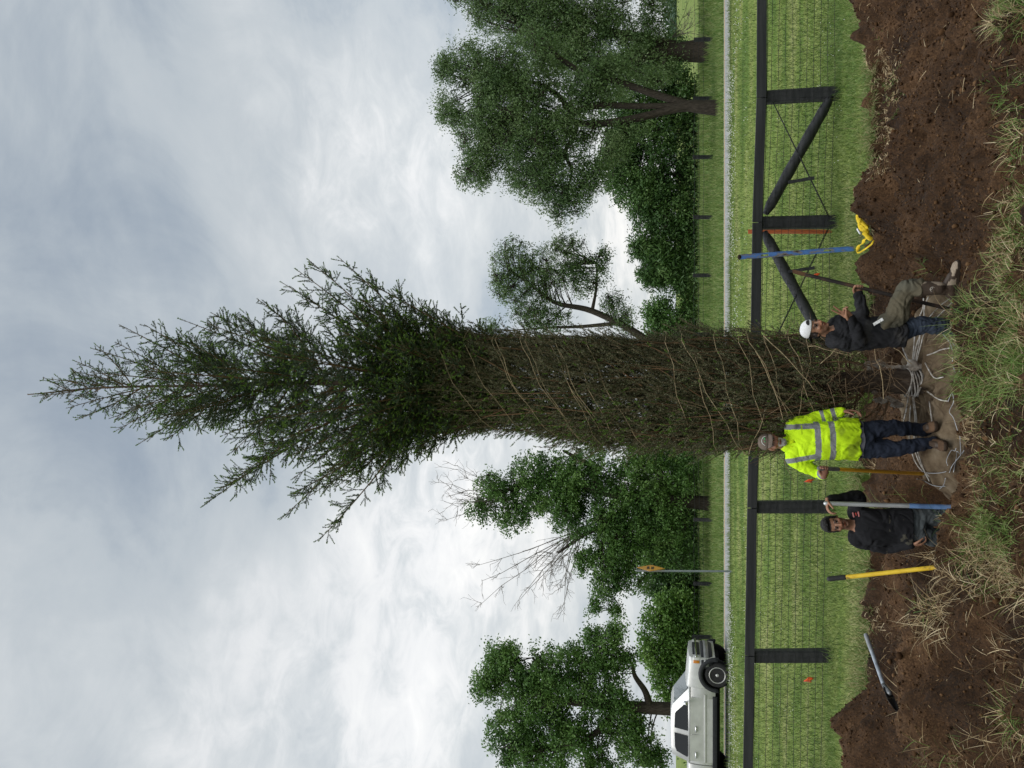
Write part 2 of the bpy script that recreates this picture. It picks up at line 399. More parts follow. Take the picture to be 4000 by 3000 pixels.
def soil_material():
    m, t, b = base_mat('soil', 0.85, 0.25)
    c = t.nodes.new('ShaderNodeTexCoord')
    a = N(t, 'ShaderNodeTexNoise', i_Scale=1.3, i_Detail=5.0, i_Distortion=.4); L(t, c.outputs['Object'], a.inputs[0])
    f = N(t, 'ShaderNodeTexNoise', i_Scale=28.0, i_Detail=8.0, i_Roughness=0.7); L(t, c.outputs['Object'], f.inputs[0])
    g3 = N(t, 'ShaderNodeTexNoise', i_Scale=62.0, i_Detail=3.0, i_Roughness=0.7); L(t, c.outputs['Object'], g3.inputs[0])
    s_ = math_node(t, 'ADD', math_node(t, 'ADD', math_node(t, 'MULTIPLY', a.outputs[0], 0.45), math_node(t, 'MULTIPLY', g3.outputs[0], 0.35)), math_node(t, 'MULTIPLY', f.outputs[0], 0.35))
    col = ramp(t, s_, [(0.42, (0.008, 0.0042, 0.0019)), (0.53, (0.030, 0.0145, 0.0056)), (0.61, (0.056, 0.0272, 0.0103)), (0.73, (0.130, 0.070, 0.032))])
    L(t, col, b.inputs['Base Color'])
    f2 = N(t, 'ShaderNodeTexNoise', i_Scale=95.0, i_Detail=6.0, i_Roughness=0.7); L(t, c.outputs['Object'], f2.inputs[0])
    hsum = math_node(t, 'ADD', f.outputs[0], math_node(t, 'MULTIPLY', f2.outputs[0], 0.8))
    bp = t.nodes.new('ShaderNodeBump'); bp.inputs['Strength'].default_value = 1.0; bp.inputs['Distance'].default_value = 0.017
    L(t, hsum, bp.inputs['Height']); L(t, bp.outputs[0], b.inputs['Normal'])
    return m
soil_m = soil_material()
V, Fq = grid_mesh(np.arange(-8.8, 8.81, 0.03), np.concatenate([np.arange(2.3, 6, 0.06), np.arange(6, 11.7, 0.02)]), soil_z)
tag(bulk('soil', V, Fq, soil_m, smooth=True), kind='structure')

# road with edge line
xr = np.arange(-120, 121, 4.0)
def strip(y0, y1, z, name, mat, kind='structure'):
    V = np.array([(x, y, z) for y in (y0, y1) for x in xr]); n = len(xr)
    Fq = np.array([(i, i + 1, n + i + 1, n + i) for i in range(n - 1)])
    return tag(bulk(name, V, Fq, mat), kind=kind)
asph = pmat('asphalt', [(0.20, 0.20, 0.20), (0.30, 0.30, 0.295)], 8, 0.9, bump=.3, bscale=90)
strip(ROAD_Y0, ROAD_Y1, ROAD_Z, 'road', asph)
strip(ROAD_Y0 + .30, ROAD_Y0 + .40, ROAD_Z + .004, 'road_edge_line', pmat('line_white', [(.30, .30, .30), (.40, .40, .39)], 9))
strip(ROAD_Y1 - .5, ROAD_Y1 - .36, ROAD_Z + .004, 'road_centre_line', pmat('line_yellow', [(.5, .27, .03), (.62, .38, .06)], 9))

# ================================================================ grass
green_blade = leaf_mat('grass_blade', [(0.044, 0.084, 0.017), (0.094, 0.152, 0.030), (0.160, 0.218, 0.050), (0.29, 0.32, 0.13)], 0.6, 0.3)
fresh_blade = leaf_mat('fresh_blade', [(0.06, 0.13, 0.022), (0.11, 0.20, 0.035), (0.19, 0.27, 0.07), (0.30, 0.33, 0.13)], 0.55, 0.25)
straw_blade = leaf_mat('straw_blade', [(0.20, 0.135, 0.065), (0.34, 0.245, 0.125), (0.48, 0.37, 0.21), (0.62, 0.52, 0.34)], 0.7, 0.15)
tall_blade = leaf_mat('tall_blade', [(0.075, 0.15, 0.03), (0.12, 0.20, 0.045), (0.19, 0.25, 0.075), (0.27, 0.29, 0.13)], 0.6, 0.3)
def blades(n, X, Y, zf, lng, wid, lean=0.5, bend=0.2, seg=2):
    d = np.stack([rng.normal(0, lean, n), rng.normal(0, lean, n), np.ones(n)], 1)
    B = np.stack([X, Y, zf(X, Y) - 0.01], 1)
    s = np.stack([np.ones(n), rng.normal(0, .5, n), rng.normal(0, .2, n)], 1)
    return ribbons(B, d, lng, wid, np.full(n, bend), seg, s)
def uni(n, a, b): return rng.uniform(a, b, n)
parts = []
def lawn_blades(n, y0, y1, hw0, hw1, l0, l1, wd):
    Y = uni(n, y0, y1); X = uni(n, -1, 1) * (hw0 + (hw1 - hw0) * (Y - y0) / (y1 - y0))
    k = (Y > edge_y(X) - 0.02) | (np.abs(X) > 8.5); X, Y = X[k], Y[k]; n = len(X)
    return blades(n, X, Y, gz, uni(n, l0, l1), np.full(n, wd), .5, .18)
parts.append(lawn_blades(60000, 10.8, 14.5, 6.6, 8.2, .04, .12, .008))
parts.append(lawn_blades(48000, 14.5, 19, 8.4, 10.8, .05, .13, .012))
parts.append(lawn_blades(32000, 19, 26.3, 11, 15, .07, .16, .014))
tag(bulk('grass', *cat_mesh(parts), green_blade), 'mown green lawn between the black fence and the bare soil', 'grass', kind='stuff')
# ragged longer fringe where the lawn was cut
n = 15000; X = uni(n, -6.4, 6.4); Y = edge_y(X) + np.abs(rng.normal(0, .30, n)) - .08; k = vnoise(np.stack([X * 2.2, Y * 2, 0 * X], 1), 15) > -.35; X, Y = X[k], Y[k]; n = len(X)
parts = [blades(n, X, Y, gz, uni(n, .09, .30), np.full(n, .008), .8, .35, 3)]
tag(bulk('fringe_grass', *cat_mesh(parts), leaf_mat('fringe_blade', [(0.07, 0.15, 0.03), (0.14, 0.20, 0.05), (0.26, 0.24, 0.10), (0.38, 0.31, 0.17)], .65, .25)), 'ragged half dry grass fringe along the cut edge of the lawn', 'grass', kind='stuff')
# tall verge beyond the road
n = 26000; Y = uni(n, 29.7, 44); X = uni(n, -1, 1) * (16 + (Y - 29.7) * .6)
p1 = blades(n, X, Y, gz, uni(n, .12, .34), np.full(n, .028), .35, .12)
n = 16000; Y = uni(n, 44, 58); X = uni(n, -1, 1) * (25 + (Y - 44) * .6)
p2 = blades(n, X, Y, gz, uni(n, .25, .6), np.full(n, .05), .3, .1)
n = 5000; Y = uni(n, 25.7, 26.5); X = uni(n, -15, 15)
p3 = blades(n, X, Y, gz, uni(n, .08, .26), np.full(n, .012), .4, .15)
tag(bulk('tall_grass', *cat_mesh([p1, p2, p3]), tall_blade), 'tall unmown meadow grass beyond the road in front of the woods', 'grass', kind='stuff')
# white clover heads
n = 5200;  Y = np.concatenate([26.3 - np.abs(rng.normal(0, 1.5, 4600)), uni(600, 12.5, 24)]); X = uni(n, -1, 1) * (Y * .54)
k = vnoise(np.stack([X * .35, Y * .6, 0 * X], 1), 77) > 0.05; X, Y = X[k], Y[k]; n = len(X)
C = np.stack([X, Y, gz(X, Y) + uni(n, .06, .14)], 1)
oc = np.array([(1, 0, 0), (0, 1, 0), (-1, 0, 0), (0, -1, 0), (0, 0, 1), (0, 0, -1.)]) ; of = np.array([(0, 1, 4), (1, 2, 4), (2, 3, 4), (3, 0, 4), (1, 0, 5), (2, 1, 5), (3, 2, 5), (0, 3, 5)])
V = (C[:, None, :] + oc[None] * (np.where(Y > 22, 0.015, 0.009)[:, None, None] * rng.uniform(.6, 1.2, n)[:, None, None])).reshape(-1, 3); Fq = (np.arange(n)[:, None, None] * 6 + of[None]).reshape(-1, 3)
tag(bulk('clover', V, Fq, pmat('clover_white', [(.55, .56, .48), (.72, .72, .66)], 3)), 'small white clover heads scattered through the roadside lawn', 'flowers', kind='stuff')

# foreground tufts and straw on the soil
gparts, sparts = [], []
def tuft(x, y, nb, lng, spread=.05, straw=0.0, lean=.55, comb=None, bend=.22, wid=.0055, z=None):
    p = at_z(x, y, 0.02)
    for _ in range(3): p = at_z(x, y, float(soil_z(np.array([p[0]]), np.array([p[1]]))[0]))
    B = np.stack([p[0] + rng.normal(0, spread, nb), p[1] + rng.normal(0, spread, nb), np.zeros(nb)], 1)
    B[:, 2] = soil_z(B[:, 0], B[:, 1]) - .01
    d = np.stack([rng.normal(0, lean, nb), rng.normal(0, lean, nb), np.full(nb, .9)], 1)
    if comb is not None: d += np.array(comb)
    r = ribbons(B, d, lng * rng.uniform(.45, 1.15, nb), wid * rng.uniform(.6, 1.2, nb), bend * rng.uniform(.4, 1.6, nb), 4)
    k = rng.random() < straw
    (sparts if k else gparts).append(r)
def field(n, x0, x1, y0, y1, nb, lng, straw, **kw):
    for _ in range(n): tuft(rng.uniform(x0, x1), rng.uniform(y0, y1), int(nb * rng.uniform(.6, 1.4)), lng * rng.uniform(.7, 1.3), straw=straw, **kw)
field(58, 3790, 4010, 1180, 1580, 36, .26, .18, spread=.07)
field(9, 3740, 3800, 1180, 1380, 22, .24, .35, spread=.05)
field(48, 3800, 4010, 1560, 2060, 20, .12, .5, spread=.09)
field(24, 3890, 4010, 1700, 2150, 28, .17, .25, spread=.06)
field(40, 3740, 3900, 2130, 2480, 34, .28, .93, spread=.06, comb=(-.15, -.2, 0), bend=.3)
field(9, 3720, 3820, 2040, 2140, 22, .26, .4)
field(22, 3850, 4010, 2100, 2420, 22, .20, .8, spread=.08)
field(30, 3930, 4030, -10, 120, 26, .20, .25)
field(16, 3930, 4030, 280, 520, 20, .14, .35, spread=.07)
field(14, 3940, 4030, 500, 760, 20, .13, .35, spread=.07)
field(22, 3925, 4030, 740, 960, 26, .16, .25, spread=.06)
field(34, 3920, 4010, 900, 1200, 30, .16, .5, spread=.08)
field(46, 3560, 3720, 2500, 2880, 16, .20, .92, spread=.05)
field(14, 3700, 3900, 2560, 2990, 26, .26, .85, spread=.06, comb=(.1, -.4, -.1))
field(24, 3740, 4000, 2450, 2990, 20, .22, .75, spread=.06)
field(8, 3880, 3990, 2780, 2990, 40, .34, .35, spread=.05, comb=(.1, -.5, -.2))
field(10, 3560, 3680, 2600, 2990, 14, .18, .7)
field(5, 3800, 3900, 2480, 2600, 30, .22, .1, comb=(0, -.6, -.3))
for x, y, nb, l, s in [(3655, 1045, 22, .22, .1), (3575, 1830, 26, .20, .15), (3560, 1900, 24, .24, .2), (3545, 1945, 20, .26, .3), (3600, 2010, 22, .28, .2), (3640, 2060, 26, .34, .35),
                       (3690, 2000, 24, .36, .3), (3700, 2075, 22, .34, .3), (3600, 2385, 24, .16, .1), (3640, 2150, 16, .24, .2), (3420, 2310, 22, .12, .1), (3410, 2350, 18, .12, .1), (3610, 1180, 14, .14, .4), (3545, 1690, 18, .14, .3), (3400, 1185, 26, .16, .6), (3410, 1160, 20, .16, .5)]:
    tuft(x, y, nb, l, straw=s)
# pale torn sod and thatch lying along the cut edge
for yy in np.arange(200, 700, 3.2):
    cxx = np.interp(yy, [200, 290, 400, 500, 600, 700], [3440, 3478, 3496, 3480, 3455, 3432]); hww = np.interp(yy, [200, 300, 400, 500, 700], [10, 26, 30, 26, 10])
    tuft(cxx + rng.uniform(-hww, hww), yy, 22, .09, spread=.05, straw=.62 if 330 < yy < 480 else .95, lean=1.2, bend=.2, wid=.009)
field(40, 3400, 3440, 60, 700, 16, .12, .85, spread=.08, lean=1.0, bend=.3)
field(16, 3470, 3520, 190, 300, 16, .10, 1.0, spread=.06, lean=1.4, bend=.5)
field(10, 3440, 3520, 250, 420, 20, .12, .1, spread=.07, lean=1.4, bend=.5)
field(60, 3405, 3455, 2400, 2620, 22, .11, .98, spread=.09, lean=1.1, bend=.25, wid=.008)
field(26, 3395, 3430, 2150, 2420, 24, .14, .8, spread=.08, lean=1.0, bend=.4)
# rough grass left standing round the fence posts
for px_, py_ in ((3284, 364), (3286, 866), (3258, 1979), (3246, 2560)):
    c_ = at(px_, py_, 13.5); nb = 130; B = np.stack([c_[0] + rng.normal(0, .15, nb), 13.36 + rng.normal(0, .10, nb), np.zeros(nb)], 1); B[:, 2] = gz(B[:, 0], B[:, 1]) - .01
    gparts.append(ribbons(B, np.stack([rng.normal(0, .45, nb), rng.normal(0, .4, nb), np.ones(nb)], 1), uni(nb, .08, .26), np.full(nb, .008), np.full(nb, .2), 3))
tag(bulk('grass_tufts', *cat_mesh(gparts), fresh_blade), 'loose green grass tufts growing along the near edge of the hole', 'grass', kind='stuff')
# single straws
n = 1500; X = uni(n, -3.6, 3.6); Y = uni(n, 5.8, 10.8); k = vnoise(np.stack([X * 1.1, Y * 1.1, 0 * X], 1), 5) + (X < -1.3) * .8 + rng.normal(0, .3, n) > .3; X, Y = X[k], Y[k]; n = len(X)
B = np.stack([X, Y, soil_z(X, Y) + .012], 1); d = np.stack([rng.normal(size=n), rng.normal(size=n), rng.normal(.15, .25, n)], 1)
sparts.append(ribbons(B, d, uni(n, .05, .2), np.full(n, .004), np.full(n, .05), 4))
tag(bulk('dry_grass', *cat_mesh(sparts), straw_blade), 'dry straw coloured grass and thatch strewn over the dug soil', 'grass', kind='stuff')
# loose clods and stones of the spoil
n = 52000; X = uni(n, -4.8, 5.2); Y = uni(n, 6.2, 10.9); k = rng.random(n) < np.where((X > .8), .9, .75); X, Y = X[k], Y[k]; n = len(X)
r = np.where(rng.random(n) < .012, rng.uniform(.016, .034, n), np.minimum(.015, .0035 + rng.exponential(.0036, n))); ico = bpy.data.meshes.new('tmp')
import bmesh as _bm
bm = _bm.new(); _bm.ops.create_icosphere(bm, subdivisions=1, radius=1); iv = np.array([v.co[:] for v in bm.verts]); fi = np.array([[v.index for v in f.verts] for f in bm.faces]); bm.free(); bpy.data.meshes.remove(ico)
V = iv[None] * r[:, None, None] * rng.uniform(.7, 1.2, (n, 1, 3)) ; V = V * (1 + .45 * vnoise((iv[None] * 1.6 + np.arange(n)[:, None, None] * 3.1).reshape(-1, 3), 3).reshape(n, -1, 1))
V = V + np.stack([X, Y, soil_z(X, Y) + r * .35], 1)[:, None, :]
tag(bulk('soil_clods', V.reshape(-1, 3), (np.arange(n)[:, None, None] * len(iv) + fi[None]).reshape(-1, 3), leaf_mat('soil_crumb', [(.022, .0105, .0042), (.042, .0205, .008), (.068, .034, .0135), (.125, .070, .033)], .9, 0, .15), smooth=False), 'loose brown crumbs and clods of soil on the spoil', 'soil', kind='stuff')
# ================================================================ black board fence
blk = pmat('black_paint', [(0.012, 0.0125, 0.014), (0.024, 0.025, 0.027), (0.040, 0.040, 0.042)], 3, .62, .35, bump=.25, bscale=40, stretch=(1, 1, 6))
blk_rail = pmat('black_rail_paint', [(0.012, 0.0125, 0.014), (0.022, 0.023, 0.025), (0.036, 0.036, 0.038)], 3, .6, .35, bump=.25, bscale=30, stretch=(.3, 3, 6))
wire_m = base_mat('fence_wire', .5, .4, .3)[0]; wire_m.node_tree.nodes['Principled BSDF'].inputs['Base Color'].default_value = (.012, .012, .013, 1)
FY = 13.5
def a3(x, y, Y): return np.array(at(x, y, Y))
fence = empty('board_fence', (0, FY, 0), 'black board and wire mesh fence with diagonal braces behind the three workers', 'fence')
posts = [((2975, 383), (3282, 364)), ((2966, 872), (3284, 866)), ((2946, 1480), (3268, 1484)), ((2938, 1980), (3256, 1979)), ((2926, 2562), (3244, 2560)), ((2915, 3130), (3240, 3128)), ((2985, -160), (3285, -190))]
def sawn(mb, a, b, w, h, upv):
    """square post with chamfered arrises, tapering a little"""
    a = np.asarray(a, float); b = np.asarray(b, float); d = unit(b - a); sd = unit(np.cross(d, upv)); u = np.cross(sd, d); c = .16 * min(w, h)
    o = np.array([(-w / 2 + c, -h / 2), (w / 2 - c, -h / 2), (w / 2, -h / 2 + c), (w / 2, h / 2 - c), (w / 2 - c, h / 2), (-w / 2 + c, h / 2), (-w / 2, h / 2 - c), (-w / 2, -h / 2 + c)])
    R = [p + o[:, :1] * sd * f + o[:, 1:] * u * f for p, f in ((a, .98), (a + (b - a) * .5, 1.0), (b, 1.02))]
    return mb.rings(R)
for (tx, ty), (bx, by) in posts:
    t = a3(tx - 4, ty, FY); b = a3(bx, by, FY); b2 = b + (b - t) * .22
    mb = MB(); sawn(mb, t, b2, .205, .19, (0, 1, 0)); mb.build('post', blk, fence, smooth=False)
railpts = [(2976.5, -40), (2974.5, 383), (2958, 869), (2949, 1480), (2938, 1985), (2928.5, 2562), (2921, 3050)]
RY = FY - .122
for (xa, ya), (xb, yb) in zip(railpts[:-1], railpts[1:]):
    g = 1.5
    mb = MB(); mb.beam(a3(xa, ya + g, RY), a3(xb, yb - g, RY), .038, .158, (0, 0, 1)); mb.build('rail', blk_rail, fence, smooth=False, bevel=.006)
def brace(pa, pb, r, sharp_b):
    a = a3(*pa); b = a3(*pb); k = 14; P = np.array([a + (b - a) * t for t in np.linspace(0, 1, k)])
    R = r * (1 + .06 * np.sin(np.arange(k) * 1.7)); R[0] *= .55; R[1] *= .92
    if sharp_b: R[-1] *= .3; R[-2] *= .75
    mb = MB(); mb.tube(P, R, 12); mb.build('brace', blk, fence)
brace((2990, 836, FY - .02), (3255, 362, FY - .06), .088, True)
brace((2984, 905, FY - .02), (3236, 1370, FY - .06), .088, True)
for (a, b) in (((3079, 712, FY - .13), (3181, 695, FY - .13)), ((3080, 1061, FY - .13), (3182, 1046, FY - .13))):
    mb = MB(); mb.beam(a3(*a), a3(*b), .05, .03, (0, 1, 0)); mb.build('twitch_stick', blk, fence, smooth=False)
mb = MB()
for pa, pb in (((3018, 398), (3236, 846)), ((3021, 401), (3240, 846)), ((3234, 892), (3020, 1340)), ((3238, 892), (3023, 1340))):
    a, b = a3(*pa, FY - .115), a3(*pb, FY - .115); mb.tube(np.array([a + (b - a) * t for t in np.linspace(0, 1, 6)]), .006, 5)
mb.build('tension_wire', wire_m, fence)
# wire mesh: eleven line wires tied by kinked stay wires, following the rail line
MY = FY - .112
ry = np.array([r[1] for r in railpts]); rx = np.array([r[0] for r in railpts])
Ht, Hr, Vt, Vr = [], [], [], []
ky = np.linspace(-30, 3030, 110)
offs = [22, 40] + [40 + 27.3 * i for i in range(1, 10)]
for i, o in enumerate(offs):
    P = np.array([a3(np.interp(y, ry, rx) + o + 1.2 * math.sin(y * .013 + i), y, MY) for y in ky]); Ht.append(P); Hr.append(np.full(len(ky), .0034 if i else .0045))
k = 0; y = -28.0
stays = []
while y < 3028:
    ph = random.uniform(-3, 3)
    pts = []
    for i, o in enumerate(offs):
        yy = y + random.uniform(-5, 5)
        pts.append((np.interp(yy, ry, rx) + o, yy))
        if i < len(offs) - 1:
            om = o + (offs[i + 1] - o) * .5; ym = y + random.uniform(-8, 8); pts.append((np.interp(ym, ry, rx) + om, ym))
    stays.append([a3(px, py, MY - .004) for px, py in pts]); y += random.uniform(17, 23)
V1, F1 = many_tubes(np.array(Ht), np.array(Hr), 4)
V2, F2 = many_tubes(np.array(stays), np.full((len(stays), len(stays[0])), .0018), 4)
bulk('wire_mesh', *cat_mesh([(V1, F1), (V2, F2)]), wire_m, fence)

# ================================================================ far fence across the road
far = empty('post_fence', (0, 42, .55), 'row of black posts with thin wires in the tall grass beyond the road', 'fence')
fy = [385 - 230, 385, 614, 848, 1076, 1306, 1537, 1768, 2029, 2279, 2488, 2718, 2940]
for y in fy:
    t = a3(2706 + random.uniform(-4, 4), y, 42); b = a3(2790, y + random.uniform(-3, 3), 42)
    mb = MB(); sawn(mb, t, b + np.array([0, 0, -.25]), .19, .17, (0, 1, 0)); mb.build('post', blk, far, smooth=False)
mb = MB()
for o in (2712, 2730, 2748):
    P = np.array([a3(o + 2 * math.sin(y * .02), y, 41.88) for y in np.linspace(-60, 3060, 60)]); mb.tube(P, .009, 4)
mb.build('wire', wire_m, far)

# ================================================================ road sign seen almost edge-on
sgY = 25.7; sb = a3(2872, 2231, sgY); sgr = empty('road_sign', sb, 'yellow diamond road sign seen nearly edge on, on a grey steel post by the road', 'road sign')
galv = pmat('galvanised_steel', [(.20, .23, .25), (.30, .33, .35)], 6, .5, .5, .6)
st = a3(2486, 2229, sgY)
mb = MB(); poly = [(-.045, -.02), (-.02, -.02), (-.012, .02), (.012, .02), (.02, -.02), (.045, -.02), (.045, -.012), (.026, -.012), (.018, .03), (-.018, .03), (-.026, -.012), (-.045, -.012)]
mb.prism(poly, (sb + st) / 2 + np.array([0, 0, -.15]), (0, 1, 0), (1, 0, 0), unit(st - sb), np.linalg.norm(st - sb) / 2 + .15); mb.build('sign_post', galv, sgr, smooth=False)
yel = pmat('sign_yellow', [(.62, .27, .012), (.72, .35, .02)], 2, .45, .4)
view = unit(a3(2545, 2229, sgY) - np.array([0, 0, CAM_Z])); view[2] = 0; view = unit(view)
th = math.radians(-13); pd = np.array([view[0] * math.cos(th) - view[1] * math.sin(th), view[0] * math.sin(th) + view[1] * math.cos(th), 0])   # in-plane horizontal direction
pn = np.cross(pd, (0, 0, 1.0)); pn = pn if pn[0] > 0 else -pn
c0 = a3(2543, 2226, sgY) + np.array([.062, 0, 0]); h = .46
def rdiamond(h, r=.06):
    P = []
    for q in range(4):
        a0 = q * math.pi / 2; c = np.array([math.cos(a0), math.sin(a0)]) * (h - r * 1.2)
        for t in np.linspace(-.7, .7, 4): P.append(tuple(c + r * np.array([math.cos(a0 + t), math.sin(a0 + t)])))
    return P
mb = MB(); mb.prism(rdiamond(h), c0, pd, (0, 0, 1), pn, .003); plate = mb.build('sign_plate', yel, sgr, smooth=False)
ink = base_mat('sign_black', .5)[0]; ink.node_tree.nodes['Principled BSDF'].inputs['Base Color'].default_value = (.015, .015, .015, 1)
mb = MB()
for zz in (.09, -.05):
    for k in range(-3, 4): mb.box(c0 + pn * .0045 + pd * (k * .055) + np.array([0, 0, zz]), (.019, .001, .045), (pd, pn, (0, 0, 1)))
o_ = rdiamond(h - .02); i_ = rdiamond(h - .035); nn = len(o_)
for k in range(nn):
    k2 = (k + 1) % nn; q = [o_[k], o_[k2], i_[k2], i_[k]]; mb.prism(q, c0 + pn * .0042, pd, (0, 0, 1), pn, .0006)
mb.build('sign_marking', ink, plate, smooth=False)

# ================================================================ silver pickup
def recalc(me):
    b = bmesh.new(); b.from_mesh(me); bmesh.ops.recalc_face_normals(b, faces=b.faces); b.to_mesh(me); b.free()
def make_truck():
    dF = -.27
    X0, Yc, Z0 = -8.86, 27.75, ROAD_Z - .02
    root = empty('pickup_truck', (X0 - 2.9, Yc, Z0), 'silver crew cab pickup truck with dark cladding parked on the road behind the fence', 'pickup truck')
    m, t, b = base_mat('silver_paint', .42, .5, .45); b.inputs['Base Color'].default_value = (.52, .52, .50, 1); b.inputs['Coat Weight'].default_value = .15; b.inputs['Coat Roughness'].default_value = .08
    c = t.nodes.new('ShaderNodeTexCoord'); nz = N(t, 'ShaderNodeTexNoise', i_Scale=2.5, i_Detail=6.0); L(t, c.outputs['Object'], nz.inputs[0])
    L(t, ramp(t, nz.outputs[0], [(.35, (.47, .465, .45)), (.65, (.58, .575, .56))]), b.inputs['Base Color'])
    sil = m
    clad = pmat('dark_cladding', [(.012, .013, .015), (.022, .023, .026)], 9, .6, .3)
    dark = base_mat('underbody', .9, .1)[0]; dark.node_tree.nodes['Principled BSDF'].inputs['Base Color'].default_value = (.008, .008, .008, 1)
    gl, t, b = base_mat('tinted_glass', .06, .6); b.inputs['Base Color'].default_value = (.012, .013, .014, 1)
    ws, t, b = base_mat('windscreen_glass', .05, .7); b.inputs['Base Color'].default_value = (.10, .12, .125, 1)
    rub = pmat('tyre_rubber', [(.018, .018, .019), (.032, .031, .03)], 12, .85, .2)
    rimm = pmat('alloy', [(.42, .41, .39), (.58, .57, .55)], 6, .4, .5, .6)
    chrome, t, b = base_mat('chrome', .18, .5, 1.0); b.inputs['Base Color'].default_value = (.6, .6, .6, 1)
    W = .98
    # loft stations along the length: (x, half width at sill, at belt, z sill, z shoulder, z top)
    def P3(x, y, z): return np.array([X0 + x, Yc + y, Z0 + z])
    def lower(xa, xb, n, ztop, zb=.46, wt=.93, front=False):
        R = []
        for i in range(n):
            x = xa + (xb - xa) * i / (n - 1); zt = ztop(x); k = 1.0
            if front: k = 1 - .10 * max(0, (x - dF + .55) / .55) ** 2
            sec = [(-W * .97, zb), (-W, zb + .18), (-W, zt - .42), (-W * .985, zt - .22), (-W * wt, zt - .05), (-W * wt * .9, zt), (-W * .3, zt + .025), (W * .3, zt + .025), (W * wt * .9, zt), (W * wt, zt - .05), (W * .985, zt - .22), (W, zt - .42), (W, zb + .18), (W * .97, zb)]
            R.append([P3(x, y * k, z) for y, z in sec])
        return R
    hood = lambda x: 1.30 + (x + .16) * -.09 if x > -1.45 else 1.34
    mb = MB(); mb.rings(lower(-.17 + dF, -1.45, 8, hood, front=True)); mb.rings(lower(-1.452, -4.03, 3, lambda x: 1.335)); body = mb.build('body', sil, root, bevel=.02)
    # wheel arch openings are cut out of the body
    cut = MB(); an = np.linspace(0, 2 * math.pi, 28, endpoint=False)
    for wx in (-.97, -4.78): cut.prism([(.47 * math.cos(a), .47 * math.sin(a)) for a in an], P3(wx, -W, .43), (1, 0, 0), (0, 0, 1), (0, 1, 0), .30); cut.prism([(.47 * math.cos(a), .47 * math.sin(a)) for a in an], P3(wx, W, .43), (1, 0, 0), (0, 0, 1), (0, 1, 0), .30)
    cme = cut.build('cutter', dark); 
    bed = MB(); bed.rings(lower(-4.06, -5.82, 3, lambda x: 1.36)); bedo = bed.build('bed', sil, root, bevel=.02)
    for o in (body, bedo):
        q = o.modifiers.new('cut', 'BOOLEAN'); q.operation = 'DIFFERENCE'; q.object = cme; q.solver = 'EXACT'; o.modifiers.move(1, 0)
    for q_ in (body, bedo, cme): recalc(q_.data)
    dg = bpy.context.evaluated_depsgraph_get()
    for o in (body, bedo):
        me = bpy.data.meshes.new_from_object(o.evaluated_get(dg)); o.modifiers.clear(); o.data = me
    bpy.data.objects.remove(cme)
    # cab: trapezoid with tumblehome
    cabp = [(-1.42, 1.30), (-1.50, 1.345), (-2.14, 1.86), (-2.30, 1.90), (-2.9, 1.925), (-3.6, 1.91), (-3.86, 1.87), (-4.0, 1.34), (-4.0, 1.30)]
    def hwid(z): return .93 - max(0, z - 1.33) * .30
    R = []
    for s_ in (-1, -.985, -.80, .80, .985, 1):
        R.append([P3(x, s_ * hwid(z) if abs(s_) > .9 else s_ * hwid(z), z + (0.0 if abs(s_) == 1 else .012 if abs(s_) > .9 else .03) * (z > 1.5)) for x, z in cabp])
    mb = MB(); mb.rings(R); cab = mb.build('cab', sil, root)
    def side_panel(name, poly, mat, parent, off=.006, side=-1, th=.004):
        mb = MB(); n = len(poly); V = []
        for d in (off, off - th):
            V += [P3(x, side * ((hwid(z) if z > 1.3 else W * .995) + d), z) for x, z in poly]
        f = [tuple(range(n)), tuple(range(2 * n - 1, n - 1, -1))] + [(i, i + n, (i + 1) % n + n, (i + 1) % n) for i in range(n)]
        mb.add(V, f); return mb.build(name, mat, parent, smooth=False)
    for sd in (-1, 1):
        fw_ = [(-1.93, 1.375), (-2.02, 1.45), (-2.38, 1.77), (-2.45, 1.80), (-2.93, 1.815), (-2.95, 1.37)]
        rw_ = [(-3.12, 1.37), (-3.10, 1.815), (-3.58, 1.80), (-3.72, 1.74), (-3.84, 1.40), (-3.82, 1.37)]
        for nm, x0, x1, win, hx in (('front_door', -1.78, -3.02, fw_, -2.84), ('rear_door', -3.035, -3.93, rw_, -3.72)):
            d = side_panel(nm, [(x0, .50), (x0, 1.30), (x1, 1.30), (x1, .50)], sil, root, .008, sd)
            side_panel('window', win, gl, d, .012, sd)
            hb = MB(); hb.tube(np.array([P3(hx + q, sd * (W + .03), 1.10) for q in (-.10, -.05, 0, .05, .10)]), [.02, .028, .028, .028, .02], 8); hb.build('door_handle', chrome, d)
        mb = MB(); mb.box(P3(-2.8, sd * (W + .012), .80), (1.15, .012, .035)); mb.build('side_moulding', sil, root, bevel=.008)
        mb = MB(); mb.ell(P3(-1.93, sd * (W + .14), 1.44), [(.07, 0, 0), (0, .11, 0), (0, 0, .085)]); mb.tube([P3(-1.93, sd * (W - .03), 1.38), P3(-1.93, sd * (W + .1), 1.41)], .03, 6); mb.build('side_mirror', chrome if sd < 0 else sil, root)
        for wx in (-.97, -4.78):      # arch flares
            mb = MB(); k = 20; an = np.linspace(-.12, math.pi + .12, k); P = [[P3(wx + r_ * math.cos(a), sd * (W + dy), .43 + r_ * math.sin(a)) for r_, dy in ((.455, .03), (.51, .04), (.58, .028), (.60, -.01), (.455, -.03))] for a in an]
            mb.rings(P); mb.build('wheel_flare', clad, root)
        mb = MB(); mb.box(P3(-2.95, sd * (W - .02), .48), (1.25, .04, .075)); mb.build('sill_cladding', clad, root, bevel=.015)
        hl = MB(); hl.box(P3(-.235 + dF, sd * .78, 1.085), (.075, .17, .115)); lamp, t, b = base_mat('headlamp_lens', .08, .6); b.inputs['Base Color'].default_value = (.6, .6, .58, 1); hlo = hl.build('headlight', lamp, root, bevel=.02)
